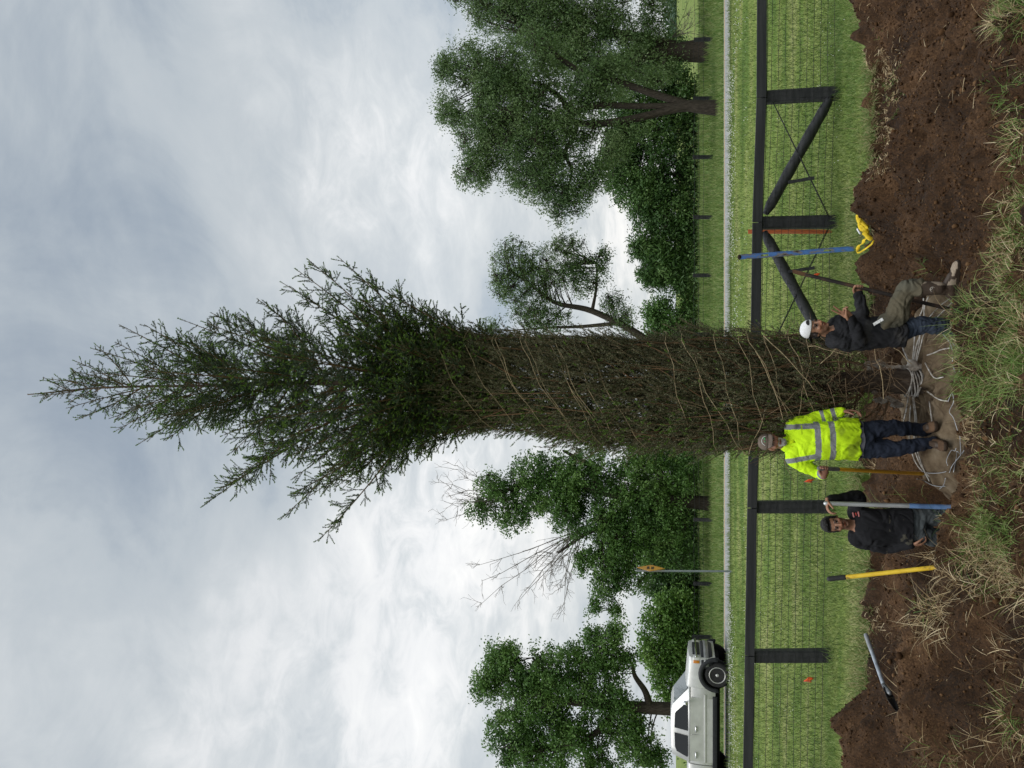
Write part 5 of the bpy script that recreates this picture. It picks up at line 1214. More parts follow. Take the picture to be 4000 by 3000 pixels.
def head_colour(V, NR, C, rt, fw, up, skin, sc=1.0, beard=None, stubble=.0, brow=(.012, .009, .008), hairline=None, look=0.0):
    r, f, u = [(V - C) @ a / sc for a in (rt, fw, up)]
    col = np.tile(np.array(skin, float), (len(V), 1)); q = V * 60
    col *= (1 + .10 * fbm(V * 45, 2, 81))[:, None]
    hd = (u > -.14) & (np.abs(r) < .12) & (np.abs(f) < .14) & (u < .16)
    front = hd & (f > .02)
    def blend(mask, c, k=1.0): col[mask] = col[mask] * (1 - k) + np.array(c) * k
    blend(hd & (f > .03) & (((np.abs(r) - .04) / .024) ** 2 + ((u + .03) / .022) ** 2 < 1), np.array(skin) * np.array([1.22, 1.0, .95]), .5)   # flushed cheeks
    blend(front & (np.abs(r) < .014) & (np.abs(u + .03) < .02) & (f > .09), np.array(skin) * np.array([1.25, 1.02, .98]), .6)
    soc_shade = front & (((np.abs(r) - .031) / .024) ** 2 + ((u - .004) / .016) ** 2 < 1); blend(soc_shade, np.array(skin) * .55, .75)  # eye-socket shade put into the skin colour, the sockets are not hollowed
    eye = front & (((np.abs(r) - .031) / .0145) ** 2 + ((u - .003) / .0052) ** 2 < 1); blend(eye, (.30, .26, .24))
    iris = eye & (np.abs(np.abs(r) - .031 - look * np.sign(r)) < .0085); blend(iris, (.012, .008, .006))
    blend(front & (((np.abs(r) - .031) / .018) ** 2 + ((u - .0105) / .0035) ** 2 < 1), (.02, .014, .012), .85)   # lash line
    blend(front & (np.abs(np.abs(r) - .033) < .021) & (np.abs(u - .0235 - .004 * np.cos((np.abs(r) - .03) * 60)) < .0055), brow, .9)
    blend(front & (f > .06) & (((r) / .025) ** 2 + ((u + .066) / .0105) ** 2 < 1), np.array(skin) * np.array([.95, .55, .52]), .8)
    blend(front & (f > .06) & (np.abs(r) < .024) & (np.abs(u + .0655 - .004 * (np.abs(r) / .024) ** 2) < .0022), (.03, .012, .01), .9)
    blend(front & (np.abs(np.abs(r) - .0085) < .0045) & (np.abs(u + .0445) < .003), (.03, .015, .012), .8)
    if stubble:
        st = hd & (f > -.02) & (u < -.045) & (u > -.13); blend(st & ~((np.abs(r) < .024) & (np.abs(u + .066) < .012)), (.05, .04, .036), stubble)
        blend(front & (f > .06) & (np.abs(r) < .028) & (np.abs(u + .050) < .0055), (.03, .023, .02), stubble * 1.6 if stubble < .5 else .8)
    if beard is not None:
        bd = hd & (f > .045) & (u < -.077) & (u > -.135) & (np.abs(r) < .043); blend(bd, beard, .92)
        blend(front & (f > .055) & (np.abs(r) < .034) & (np.abs(u + .0515) < .006), np.array(beard) * .75, .8); blend(front & (f > .05) & (np.abs(np.abs(r) - .036) < .009) & (u < -.05) & (u > -.09), beard, .8)
    if hairline is not None:
        hh = hd & ((u > hairline + .0) | ((f < .02) & (u > -.02) & (np.abs(r) > .05)) | ((f < -.03) & (u > -.06))); blend(hh, (.010, .008, .008), .95)
    return col
def seg_dist(V, P):
    """distance of V to polyline P and the parameter (0..1) along it"""
    best = np.full(len(V), 9.0); par = np.zeros(len(V)); n = len(P) - 1
    for i in range(n):
        a, b = P[i], P[i + 1]; d = b - a; t = np.clip((V - a) @ d / (d @ d + 1e-9), 0, 1); q = np.linalg.norm(V - (a + t[:, None] * d), axis=1); k = q < best
        best[k] = q[k]; par[k] = (i + t[k]) / n
    return best, par
def wrinkle(V, NR, amp, stretch, seed, scale=9.0):
    q = V * np.array(stretch) * scale; w_ = np.abs(fbm(q + .6 * np.stack([vnoise(V * 6, seed + 5)] * 3, 1), 3, seed)); return V + NR * (amp * (w_ - .45))[:, None]
def dome(mb, C, fw, up, rx_, ry_, rz_, u0, nu=28, nv=9, th=.005):
    """cap crown: half ellipsoid above u0"""
    rt = np.cross(fw, up); R = []
    for j in range(nv):
        t = j / (nv - 1) * math.pi / 2 * .985; an = np.arange(nu) * 2 * math.pi / nu
        pr = math.cos(t) ** .8
        R.append(C + up * (u0 + rz_ * math.sin(t)) + pr * (np.cos(an)[:, None] * rt * rx_ + np.sin(an)[:, None] * fw * ry_))
    mb.rings(R, cap=True)
def bill(mb, C, fw, up, u0, ry_, wid, ln, drop, n=13):
    rt = np.cross(fw, up); V, f = [], []
    for i in range(n):
        s_ = -1 + 2 * i / (n - 1); b = rt * s_ * wid; edge = math.sqrt(max(0, 1 - (s_ * .98) ** 2))
        p0 = C + b + fw * (ry_ * math.sqrt(max(0, 1 - (s_ * .9) ** 2)) - .012) + up * (u0 - .006 * s_ * s_)
        p1 = C + b * .96 + fw * (ry_ * .86 + ln * edge ** .8) + up * (u0 - drop * edge - .016 * s_ * s_)
        for t in (0, .35, .7, 1): V.append(p0 + (p1 - p0) * t + up * .007 * math.sin(t * math.pi))
    n4 = 4
    m = len(V); V2 = V + [v - up * .005 for v in V]
    for i in range(n - 1):
        for j in range(n4 - 1):
            a, b, c, d = i * 4 + j, (i + 1) * 4 + j, (i + 1) * 4 + j + 1, i * 4 + j + 1; f += [(a, b, c, d), (a + m, d + m, c + m, b + m)]
    per = [i * 4 for i in range(n)] + [(n - 1) * 4 + j for j in range(1, 4)] + [i * 4 + 3 for i in range(n - 2, -1, -1)] + [j for j in (2, 1)]
    for i in range(len(per)):
        a, b = per[i], per[(i + 1) % len(per)]; f.append((a, a + m, b + m, b))
    mb.add(V2, f)
def boot(mb, ankle, toe_dir, sole_z, ln=.30, up=(0, 0, 1), w=.052, shaft_h=.10):
    up = np.array(up, float); d = np.asarray(toe_dir, float); d = unit(d - up * np.dot(d, up)); sd = np.cross(d, up); a = np.asarray(ankle, float).copy(); a2 = a - up * (np.dot(a, up) - sole_z) if up[2] > .9 else a - up * shaft_h
    # shoe body as rings from heel to toe
    R = []
    for t, hw, h in ((-.30, .030, .05), (-.26, .042, .085), (-.05, .046, .105), (.12, .046, .10), (.32, .050, .078), (.52, .055, .062), (.66, .050, .050), (.72, .034, .034)):
        an = np.arange(14) * 2 * math.pi / 14; c = a2 + d * t * ln * .98; pts = []
        for q in an:
            x_ = math.cos(q); y_ = math.sin(q); yy = (y_ * .5 + .5); yy = yy ** .8 if y_ > 0 else yy * .6; pts.append(c + sd * hw * np.sign(x_) * abs(x_) ** .7 * w / .052 + up * h * (y_ * .5 + .5))
        R.append(pts)
    mb.rings(R); mb.tube(np.array([a2 + up * .07 - d * .02, a - d * .012, a + up * .05 - d * .012]), [.046, .046, .050], 12, True)
    sole = MB(); 
    out_ = []
    for t, hw in ((-.32, .018), (-.30, .033), (-.2, .042), (.1, .041), (.35, .049), (.55, .054), (.68, .046), (.745, .022)): out_.append((t * ln, hw * w / .052))
    poly = [(x, h) for x, h in out_] + [(x, -h) for x, h in out_[::-1]]
    mb.prism(poly, a2 + up * .010, d, sd, up, .014)
FW = np.array([0, -1.0, 0]); RT = np.array([1.0, 0, 0]); UP = np.array([0, 0, 1.0])
def ss(z, p): return z
# ---------------------------------------------------------------- man in the yellow shirt
def man_yellow():
    Y = 8.22; A = lambda x, y, dy=0.0: at(x, y, Y + dy)
    px = 1 / ppm(3300, 1720, Y)
    hip = A(3362, 1712); neck = A(3082, 1735); hc = A(3014, 1728, -.03)
    sl, sr = A(3100, 1663), A(3104, 1797)              # shoulders: picture right, picture left
    el, wl = A(3204, 1627, .02), A(3288, 1607, -.02)
    er, wr = A(3206, 1852, -.02), at(3226, 1846, 7.99)
    hl_, kl, al = A(3372, 1684), A(3490, 1671, -.02), at(3618, 1678, 8.33)
    hr_, kr, ar = A(3372, 1752), A(3498, 1752, -.05), at(3640, 1729, 8.17)
    zl, zr = ball_z(al[0], al[1] - .06), ball_z(ar[0], ar[1] - .06)
    hf = unit(np.array([.20, -1, -.10])); hu = unit(np.array([.06, -.06, 1]))
    def limbs(mb, ar_, lg, grow=0.0, hands=False, arms=True, legs=True, wr_cut=1.0, an_cut=1.0):
        L1 = R1 = None
        if arms:
            for s_, e, w_ in ((sl, el, wl), (sr, er, wr)):
                wc_ = wr_cut - (.22 if (w_ is wr and wr_cut < 1) else 0)
                chain(mb, [s_ + (neck - s_) * .25, s_, (s_ + e) / 2, e, e + (w_ - e) * .45, e + (w_ - e) * wc_], [.07 + grow, .066 + grow, .056 + grow, .047 + grow, .045 + grow, .033 + grow])
        if legs:
            for h_, k_, a_ in ((hl_, kl, al), (hr_, kr, ar)):
                chain(mb, [h_ + np.array([0, 0, .05]), h_ - np.array([0, 0, .06]), (h_ + k_) / 2, k_, k_ + (a_ - k_) * .4, k_ + (a_ - k_) * an_cut], [.090 + grow, .090 + grow, .080 + grow, .062 + grow, .060 + grow, .046 + grow])
    tors = lambda g: [(A(3395, 1717), RT * (.165 + g), FW * (.115 + g)), (A(3345, 1717), RT * (.183 + g), FW * (.135 + g)), (A(3280, 1717, -.02), RT * (.188 + g), FW * (.152 + g)), (A(3210, 1722, -.02), RT * (.178 + g), FW * (.140 + g)), (A(3140, 1728), RT * (.185 + g), FW * (.120 + g)), (A(3095, 1730, .01), RT * (.150 + g), FW * (.088 + g)), (A(3074, 1733, .01), RT * (.070 + g), FW * (.065 + g))]
    mb = MB(); loftbody(mb, tors(-.012)); limbs(mb, 0, 0, -.006)
    chain(mb, [neck - UP * .05, neck + UP * .03, hc - UP * .05 + np.array([0, .01, 0])], [.068, .060, .056])
    r_, f_, u_ = head_geo(mb, hc, hf, hu, 1.0, jaw=1.12)
    hand.palm = np.array([-.9, -.1, .1]); hand(mb, wl + np.array([0, -.01, -.01]), np.array([.12, -.30, -1]), np.array([.1, -1, .1]), [.40, .45, .5, .55], 1.0, .5)
    # right fist round the shovel grip: shaft runs nearly vertical
    hand.palm = np.array([.25, -.95, 0.0]); gp = at(3217, 1831, 7.93); hand(mb, gp + np.array([-.082, .058, -.012]), np.array([.95, -.30, .05]), np.array([.1, .05, 1]), [1.02, 1.05, 1.05, 1.08], 1.02, .9, .02, thumb_dir=np.array([.75, -.5, .45]))
    for a_, z_, d in ((al, zl, np.array([.25, -1, 0])), (ar, zr, np.array([-.12, -1, 0]))): boot(mb, a_ + UP * .0, d, z_ + .035, .20, w=.032)
    m2, V, NR = remesh(mb, 'person', .0055, 3)
    skin = (.30, .145, .095); C = head_colour(V, NR, hc, r_, f_, u_, skin, beard=(.50, .48, .45), stubble=.25)
    hd_ = V[:, 2] < neck[2] - .2; C[hd_] = C[hd_] * np.array([.72, .68, .68])
    C[V[:, 2] < hip[2] - .22] = (.045, .028, .017)
    body = coloured(m2, V, C, 'person', skin_m); tag(body, 'bearded man in yellow reflective shirt and tan cap holding a shovel on the root ball', 'person')
    # shirt
    mb = MB(); loftbody(mb, [(A(3352, 1717), RT * .212, FW * .150)] + tors(.016)[2:-1] + [(A(3078, 1733, .01), RT * .095, FW * .080)]); limbs(mb, 0, 0, .014, legs=False, wr_cut=.98)
    chain(mb, [neck - UP * .03, neck + UP * .012], [.085, .080])
    m2, V, NR = remesh(mb, 'shirt', .006, 5)
    V = wrinkle(V, NR, .016, (1.5, 1.5, .9), 101, 7); low = sst(A(3215, 1717)[2], A(3330, 1717)[2], V[:, 2]); V += NR * (low * .009 * np.sin(np.arctan2(V[:, 1] - Y, V[:, 0] - hip[0]) * 9 + 7 * vnoise(V * 5, 3)))[:, None]
    yel_ = np.array([.53, .80, .018]); grey = np.array([.20, .205, .215]); C = np.tile(yel_, (len(V), 1)) * (1 + .05 * fbm(V * 9, 2, 104))[:, None]
    dirt = sst(.05, .5, fbm(V * 6.5, 3, 105)) * sst(A(3200, 1717)[2], A(3270, 1717)[2], V[:, 2]); C = C * (1 - .5 * dirt[:, None]) + np.array([.10, .10, .03]) * .5 * dirt[:, None]
    dl, tl = seg_dist(V, np.array([sl, el, wl])); dr, tr = seg_dist(V, np.array([sr, er, wr])); dt, _ = seg_dist(V, np.array([hip, A(3230, 1720), neck]))
    cx_ = hip[0]
    isarm_l = (dl < .09) & (V[:, 0] > np.interp(V[:, 2], [A(3350, 1)[2], A(3150, 1)[2]], [A(3300, 1648)[0] + .01, A(3300, 1652)[0] + .01])) & (tl > .18); isarm_r = (dr < .10) & (V[:, 0] < A(3180, 1815)[0] - .0) & (tr > .2)
    tor = ~isarm_l & ~isarm_r; zt = lambda x: float(at(x, 1717, Y - .13)[2])
    tilt_ = (V[:, 0] - cx_) * .03
    for x0, x1 in ((3183, 3206), (3240, 3262)): C[tor & (V[:, 2] < zt(x0) + tilt_) & (V[:, 2] > zt(x1) + tilt_)] = grey
    up_ = tor & (V[:, 2] > zt(3186))
    xs_l = np.interp(V[:, 2], [zt(3190), zt(3065)], [at(3190, 1664, Y - .1)[0], at(3065, 1668, Y)[0]]); xs_r = np.interp(V[:, 2], [zt(3190), zt(3072)], [at(3190, 1782, Y - .1)[0], at(3072, 1803, Y)[0]])
    C[up_ & (np.abs(V[:, 0] - xs_l) < .026)] = grey; C[(V[:, 2] > zt(3186)) & ~(isarm_l) & (np.abs(V[:, 0] - xs_r) < .026) & (tr < .3)] = grey
    for a, b in ((.50, .60), (.76, .86)): C[isarm_l & (tl > a) & (tl < b)] = grey
    C[(dr < .1) & (tr > .46) & (tr < .54) & (V[:, 0] < sr[0] + .02)] = grey; C[(dr < .09) & (tr > .70) & (tr < .82) & isarm_r] = grey
    pk = tor & (NR[:, 1] < -.4) & (np.abs(V[:, 2] - zt(3134)) < .007) & (np.abs(V[:, 0] - at(3134, 1680, Y - .1)[0]) < .045); C[pk] = yel_ * .62
    pl = tor & (NR[:, 1] < -.2) & (np.abs(V[:, 0] - (at(3090, 1722, Y)[0])) < .005) & (V[:, 2] > zt(3108)); C[pl] = yel_ * .35
    shirt = coloured(m2, V, C, 'shirt', cloth_m, body)
    mb = MB(); an = np.linspace(0, 2 * math.pi, 30, endpoint=False)
    for sd_ in (-1, 1):                                     # soft collar with its two points
        base = np.array([neck + UP * .012 + np.array([sd_ * math.sin(t) * .080, -math.cos(t) * .078 + .006, .018 * (1 - math.cos(t)) * .5]) for t in np.linspace(.06, math.pi, 12)])
        outr = base + np.array([[sd_ * math.sin(t) * .028 + sd_ * .018 * math.exp(-t * 2.2), -math.cos(t) * .026, -.032 - .035 * math.exp(-t * 2.2)] for t in np.linspace(.06, math.pi, 12)])
        VV = np.vstack([base, outr]); mb.add(VV, [(i, i + 1, 13 + i, 12 + i) for i in range(11)])
    o = mb.build('collar', pmat('hi_vis_cloth', [(.52, .70, .010), (.62, .82, .014)], 8, .9, .12), shirt); q = o.modifiers.new('t', 'SOLIDIFY'); q.thickness = .006
    mb = MB(); an = np.linspace(0, 2 * math.pi, 40, endpoint=False)
    mb.rings([[A(x, 1717)[None].repeat(1, 0)[0] + np.array([math.cos(a) * hx, math.sin(a) * hy, .006 * math.sin(a * 5)]) for a in an] for x, hx, hy in ((3335, .180, .125), (3352, .186, .132), (3366, .184, .132))], cap=False)
    mb.build('undershirt', pmat('grey_cotton', [(.09, .09, .11), (.14, .14, .165)], 12, .95), body)
    # jeans
    mb = MB(); loftbody(mb, [(A(3412, 1717), RT * .13, FW * .10)] + [(A(3385, 1717), RT * .168, FW * .122), (A(3340, 1717), RT * .172, FW * .125)]); limbs(mb, 0, 0, .016, arms=False, an_cut=.99)
    m2, V, NR = remesh(mb, 'jeans', .006, 4); V = wrinkle(V, NR, .020, (1, 1, 1.6), 111, 6)
    C = np.tile(np.array([.017, .021, .033]), (len(V), 1)) * (1 + .25 * fbm(V * 7, 3, 112))[:, None]; k = sst(.2, .7, fbm(V * 5, 3, 113)) * sst(A(3450, 1)[2], A(3620, 1)[2], V[:, 2]); C = C * (1 - .6 * k[:, None]) + np.array([.035, .022, .013]) * .6 * k[:, None]
    coloured(m2, V, C, 'jeans', cloth_m, body)
    for a_, z_, d in ((al, zl, np.array([.25, -1, 0])), (ar, zr, np.array([-.12, -1, 0]))):
        mb = MB(); boot(mb, a_, d, z_, .29); m2, V, NR = remesh(mb, 'boot', .006, 2); C = np.tile(np.array([.085, .048, .026]), (len(V), 1)) * (1 + .3 * fbm(V * 14, 3, 121))[:, None]; C = np.where((V[:, 2] < z_ + .03)[:, None], np.array([.03, .018, .01]), C); coloured(m2, V, C, 'boot', boot_m, body)
    # tan cap with a plain white arc and green leaf mark
    cap_m = pmat('tan_cap', [(.11, .085, .066), (.165, .13, .105)], 16, .9, .15, bump=.3, bscale=200)
    mb = MB(); dome(mb, hc - f_ * .006, f_, u_, .086, .104, .082, .050); m2, V, NR = remesh(mb, 'cap', .005, 2); m2.materials.clear(); cap = finish(m2, 'cap', cap_m, body)
    mb = MB(); bill(mb, hc - f_ * .006, f_, u_, .054, .104, .072, .072, .028); mb.build('cap_bill', pmat('tan_bill', [(.10, .075, .058), (.15, .115, .092)], 16, .9), cap)
    front = lambda r, u: hc - f_ * .006 + r_ * r + u_ * u + f_ * (.104 * math.sqrt(max(0.02, 1 - (r / .086) ** 2)) * math.cos(math.asin(min(1, max(0, (u - .050) / .082)))) ** .8 + .003)
    mb = MB(); mb.tube(np.array([front(.046 * math.sin(t), .072 + .040 * math.cos(t)) for t in np.linspace(-1.5, 1.5, 15)]), .0032, 6); mb.build('cap_mark', pmat('white_thread', [(.55, .55, .53), (.7, .7, .68)], 9), cap)
    mb = MB(); 
    for r0, u0, s_ in ((-.020, .088, 1.0), (.010, .084, .6)): mb.ell(front(r0, u0), [r_ * .013 * s_, f_ * .003, u_ * .009 * s_], 10, 6)
    mb.build('cap_mark', pmat('green_thread', [(.06, .30, .10), (.10, .42, .16)], 9), cap)
    mb = MB(); mb.ell(hc + f_ * .066 - u_ * .105, [r_ * .040, f_ * .026, u_ * .030], 18, 12); V_ = mb.verts(); mb.v = [V_ + .008 * np.stack([vnoise(V_ * 90, 131), vnoise(V_ * 90, 132), vnoise(V_ * 90, 133)], 1)]; mb.build('beard', pmat('grey_beard', [(.30, .28, .26), (.55, .53, .50)], 50, .9, bump=.8, bscale=150), body)
man_yellow()
hit = on_ball(3604, 1857, 0.0); top_ = at(3200, 1829, 7.93); dn_ = unit(hit - top_)
shovel('amber handled shovel gripped by the man in the yellow shirt', top_, top_ + (hit - top_) * .168, hit + dn_ * .015, .0185, (org_p, grey_grip, steel), np.array([1, .15, 0]), .075, .16, tilt=-.9)
# ---------------------------------------------------------------- man in the hole with the pole
def man_black():
    Y = 8.4; A = lambda x, y, dy=0.0: at(x, y, Y + dy)
    hc = A(3264, 2047, -.05); neck = A(3333, 2050, .0)
    sl, sr = A(3345, 1992, .02), A(3350, 2110, .02)
    el, wl = A(3357, 1938, -.08), at(3236, 1952, 8.16)
    er, wr = A(3462, 2142, .03), A(3560, 2128, -.08)
    hip = A(3560, 2052); zf = -.67
    hl_, hr_ = A(3575, 2020), A(3575, 2086)
    foot = lambda p, dx: np.array([p[0] + dx, p[1] + .02, zf + .09])
    al, ar = foot(hl_, .04), foot(hr_, -.06); kl, kr = (hl_ + al) / 2 + np.array([.01, -.04, .02]), (hr_ + ar) / 2 + np.array([-.01, -.03, .02])
    hf = unit(np.array([.10, -1, -.06])); hu = unit(np.array([-.14, -.04, 1]))
    def limbs(mb, grow, arms=True, legs=True, wc=1.0, ac=1.0):
        if arms:
            chain(mb, [sl + (neck - sl) * .3, sl, (sl + el) / 2, el, el + (wl - el) * .4, el + (wl - el) * wc], [.066 + grow, .062 + grow, .055 + grow, .047 + grow, .043 + grow, .031 + grow])
            chain(mb, [sr + (neck - sr) * .3, sr, (sr + er) / 2, er, er + (wr - er) * .4, er + (wr - er) * wc], [.070 + grow, .066 + grow, .056 + grow, .046 + grow, .043 + grow, .031 + grow])
        if legs:
            for h_, k_, a_ in ((hl_, kl, al), (hr_, kr, ar)): chain(mb, [h_ + UP * .05, h_ - UP * .05, (h_ + k_) / 2, k_, k_ + (a_ - k_) * .4, k_ + (a_ - k_) * ac], [.088 + grow, .087 + grow, .078 + grow, .060 + grow, .058 + grow, .045 + grow])
    tors = lambda g: [(A(3590, 2053), RT * (.155 + g), FW * (.105 + g)), (A(3550, 2053), RT * (.168 + g), FW * (.115 + g)), (A(3480, 2056), RT * (.166 + g), FW * (.118 + g)), (A(3420, 2058), RT * (.172 + g), FW * (.120 + g)), (A(3370, 2054), RT * (.180 + g), FW * (.108 + g)), (A(3342, 2051), RT * (.125 + g), FW * (.080 + g)), (A(3328, 2050), RT * (.065 + g), FW * (.060 + g))]
    mb = MB(); loftbody(mb, tors(-.012)); limbs(mb, -.006)
    chain(mb, [neck - UP * .05, neck + UP * .03, hc - UP * .05 + np.array([0, .012, 0])], [.064, .056, .053])
    r_, f_, u_ = head_geo(mb, hc, hf, hu, 1.0, jaw=1.05)
    hand.palm = np.array([-.2, .25, -1.0]); tp = at(3226, 1966, 8.12)
    hand(mb, wl + np.array([.0, -.01, .012]), np.array([-.9, -.35, .05]), np.array([-.2, -1, .1]), [.62, .66, .70, .72], 1.0, .6, .03)
    hand.palm = np.array([.75, -.15, .1]); hand(mb, wr, np.array([.12, -.10, -1]), np.array([.35, -1, 0]), [.75, .8, .85, .9], 1.03, .7)
    for a_, d in ((al, np.array([.2, -1, 0])), (ar, np.array([-.25, -1, 0]))): boot(mb, a_, d, zf + .035, .20, w=.032)
    m2, V, NR = remesh(mb, 'person', .0055, 3); skin = (.27, .135, .082)
    C = head_colour(V, NR, hc, r_, f_, u_, skin, stubble=.35, hairline=.062)
    C[V[:, 2] < hip[2] - .35] = (.04, .03, .02)
    body = coloured(m2, V, C, 'person', skin_m); tag(body, 'bareheaded dark haired man in black shirt standing in the hole with a pole', 'person')
    mb = MB(); loftbody(mb, [(A(3556, 2053), RT * .188, FW * .135)] + tors(.016)[2:-1] + [(A(3333, 2051), RT * .090, FW * .074)]); limbs(mb, .015, legs=False, wc=.97)
    m2, V, NR = remesh(mb, 'shirt', .006, 5); V = wrinkle(V, NR, .018, (1.2, 1.2, 1.0), 141, 6.5)
    C = np.tile(np.array([.016, .016, .018]), (len(V), 1)) * (1 + .25 * fbm(V * 8, 3, 142))[:, None]; st = (fbm(V * 14, 3, 143) > .62) & (V[:, 2] < A(3460, 1)[2]) & (NR[:, 1] < -.2); C[st] = np.array([.075, .07, .055])
    shirt = coloured(m2, V, C, 'shirt', cloth_m, body)
    # red and pink chest emblem
    def front(x, y): 
        d = ray(x, y); best = None
        for Yv in np.arange(8.05, 8.5, .004):
            p = np.array([0, 0, CAM_Z]) + d * (Yv / d[1]); k = np.argmin(np.sum((V - p) ** 2, 1))
            if np.sum((V[k] - p) ** 2) < .0075 ** 2: best = p; break
        return (best if best is not None else at(x, y, 8.25)) + np.array([0, -.004, 0])
    pinkm = pmat('pink_print', [(.42, .15, .15), (.52, .22, .21)], 30); redm = pmat('red_print', [(.28, .03, .025), (.36, .05, .04)], 30)
    for (xa, ya, xb, yb, r0, mm, nm) in ((3331, 2001, 3336, 2021, .0078, pinkm, 'emblem_bar'), (3352, 1998, 3356, 2018, .0078, pinkm, 'emblem_bar'), (3342, 2002, 3346, 2014, .010, redm, 'emblem_centre')):
        mb = MB(); a, b = front(xa, ya), front(xb, yb); mb.tube(np.array([a + (b - a) * t for t in np.linspace(0, 1, 5)]), r0 if nm == 'emblem_bar' else [r0 * .6, r0, r0 * .6, r0, r0 * .5], 8); V_ = mb.verts(); c_ = (a + b) / 2; V_[:, 1] = c_[1] + (V_[:, 1] - c_[1]) * .5; mb.v = [V_]; mb.build(nm, mm, shirt)
    mb = MB()
    for sd_ in (-1, 1):
        T_ = np.linspace(.25, math.pi, 11)
        base = np.array([neck + UP * .0 + np.array([sd_ * math.sin(t) * .074, -math.cos(t) * .070 + .004, .022 * (1 - math.cos(t)) * .5 - .05 * math.exp(-t * 2.0)]) for t in T_])
        outr = base + np.array([[sd_ * math.sin(t) * .030 + sd_ * .01, -math.cos(t) * .024 - .006, -.032 - .014 * math.exp(-t * 1.5)] for t in T_])
        mb.add(np.vstack([base, outr]), [(i, i + 1, 12 + i, 11 + i) for i in range(10)])
    o = mb.build('collar', pmat('black_collar', [(.012, .012, .013), (.022, .022, .024)], 10, .9), shirt); q = o.modifiers.new('t', 'SOLIDIFY'); q.thickness = .006
    mb = MB(); loftbody(mb, [(A(3610, 2053), RT * .125, FW * .095), (A(3585, 2053), RT * .160, FW * .113), (A(3545, 2053), RT * .160, FW * .113)]); limbs(mb, .016, arms=False, ac=.98)
    m2, V, NR = remesh(mb, 'trousers', .006, 4); V = wrinkle(V, NR, .022, (1, 1, 1.5), 151, 6)
    C = np.tile(np.array([.066, .075, .078]), (len(V), 1)) * (1 + .3 * fbm(V * 6, 3, 152))[:, None]; k = sst(.0, .5, fbm(V * 4, 3, 153)); C = C * (1 - .5 * k[:, None]) + np.array([.060, .045, .028]) * .5 * k[:, None]; coloured(m2, V, C, 'trousers', cloth_m, body)
    for a_, d in ((al, np.array([.2, -1, 0])), (ar, np.array([-.25, -1, 0]))):
        mb = MB(); boot(mb, a_, d, zf, .29); m2, V, NR = remesh(mb, 'boot', .007, 2); C = np.tile(np.array([.05, .035, .022]), (len(V), 1)); coloured(m2, V, C, 'boot', boot_m, body)
    mb = MB(); P_ = lambda r, f, u: hc + r_ * r + f_ * f + u_ * u
    for c, a, b, d in (((0, -.020, .058), .083, .097, .084), ((0, .035, .105), .066, .052, .032), ((.062, -.022, .025), .022, .05, .05), ((-.062, -.022, .025), .022, .05, .05), ((0, -.065, .0), .06, .042, .06)): mb.ell(P_(*c), [r_ * a, f_ * b, u_ * d], 22, 14)
    m2, V, NR = remesh(mb, 'hair', .005, 2); V = V + NR * (.006 * vnoise(V * 90, 161))[:, None]; m2.vertices.foreach_set('co', V.astype(np.float32).ravel()); r, f, u = [(V - hc) @ a for a in (r_, f_, u_)]
    face = (f > .035) & (u < .074 - .25 * np.maximum(0, np.abs(r) - .045)); V = V - np.where(face[:, None], f_ * .05, 0); m2.vertices.foreach_set('co', V.astype(np.float32).ravel()); m2.materials.clear(); finish(m2, 'hair', hair_m, body)
man_black()
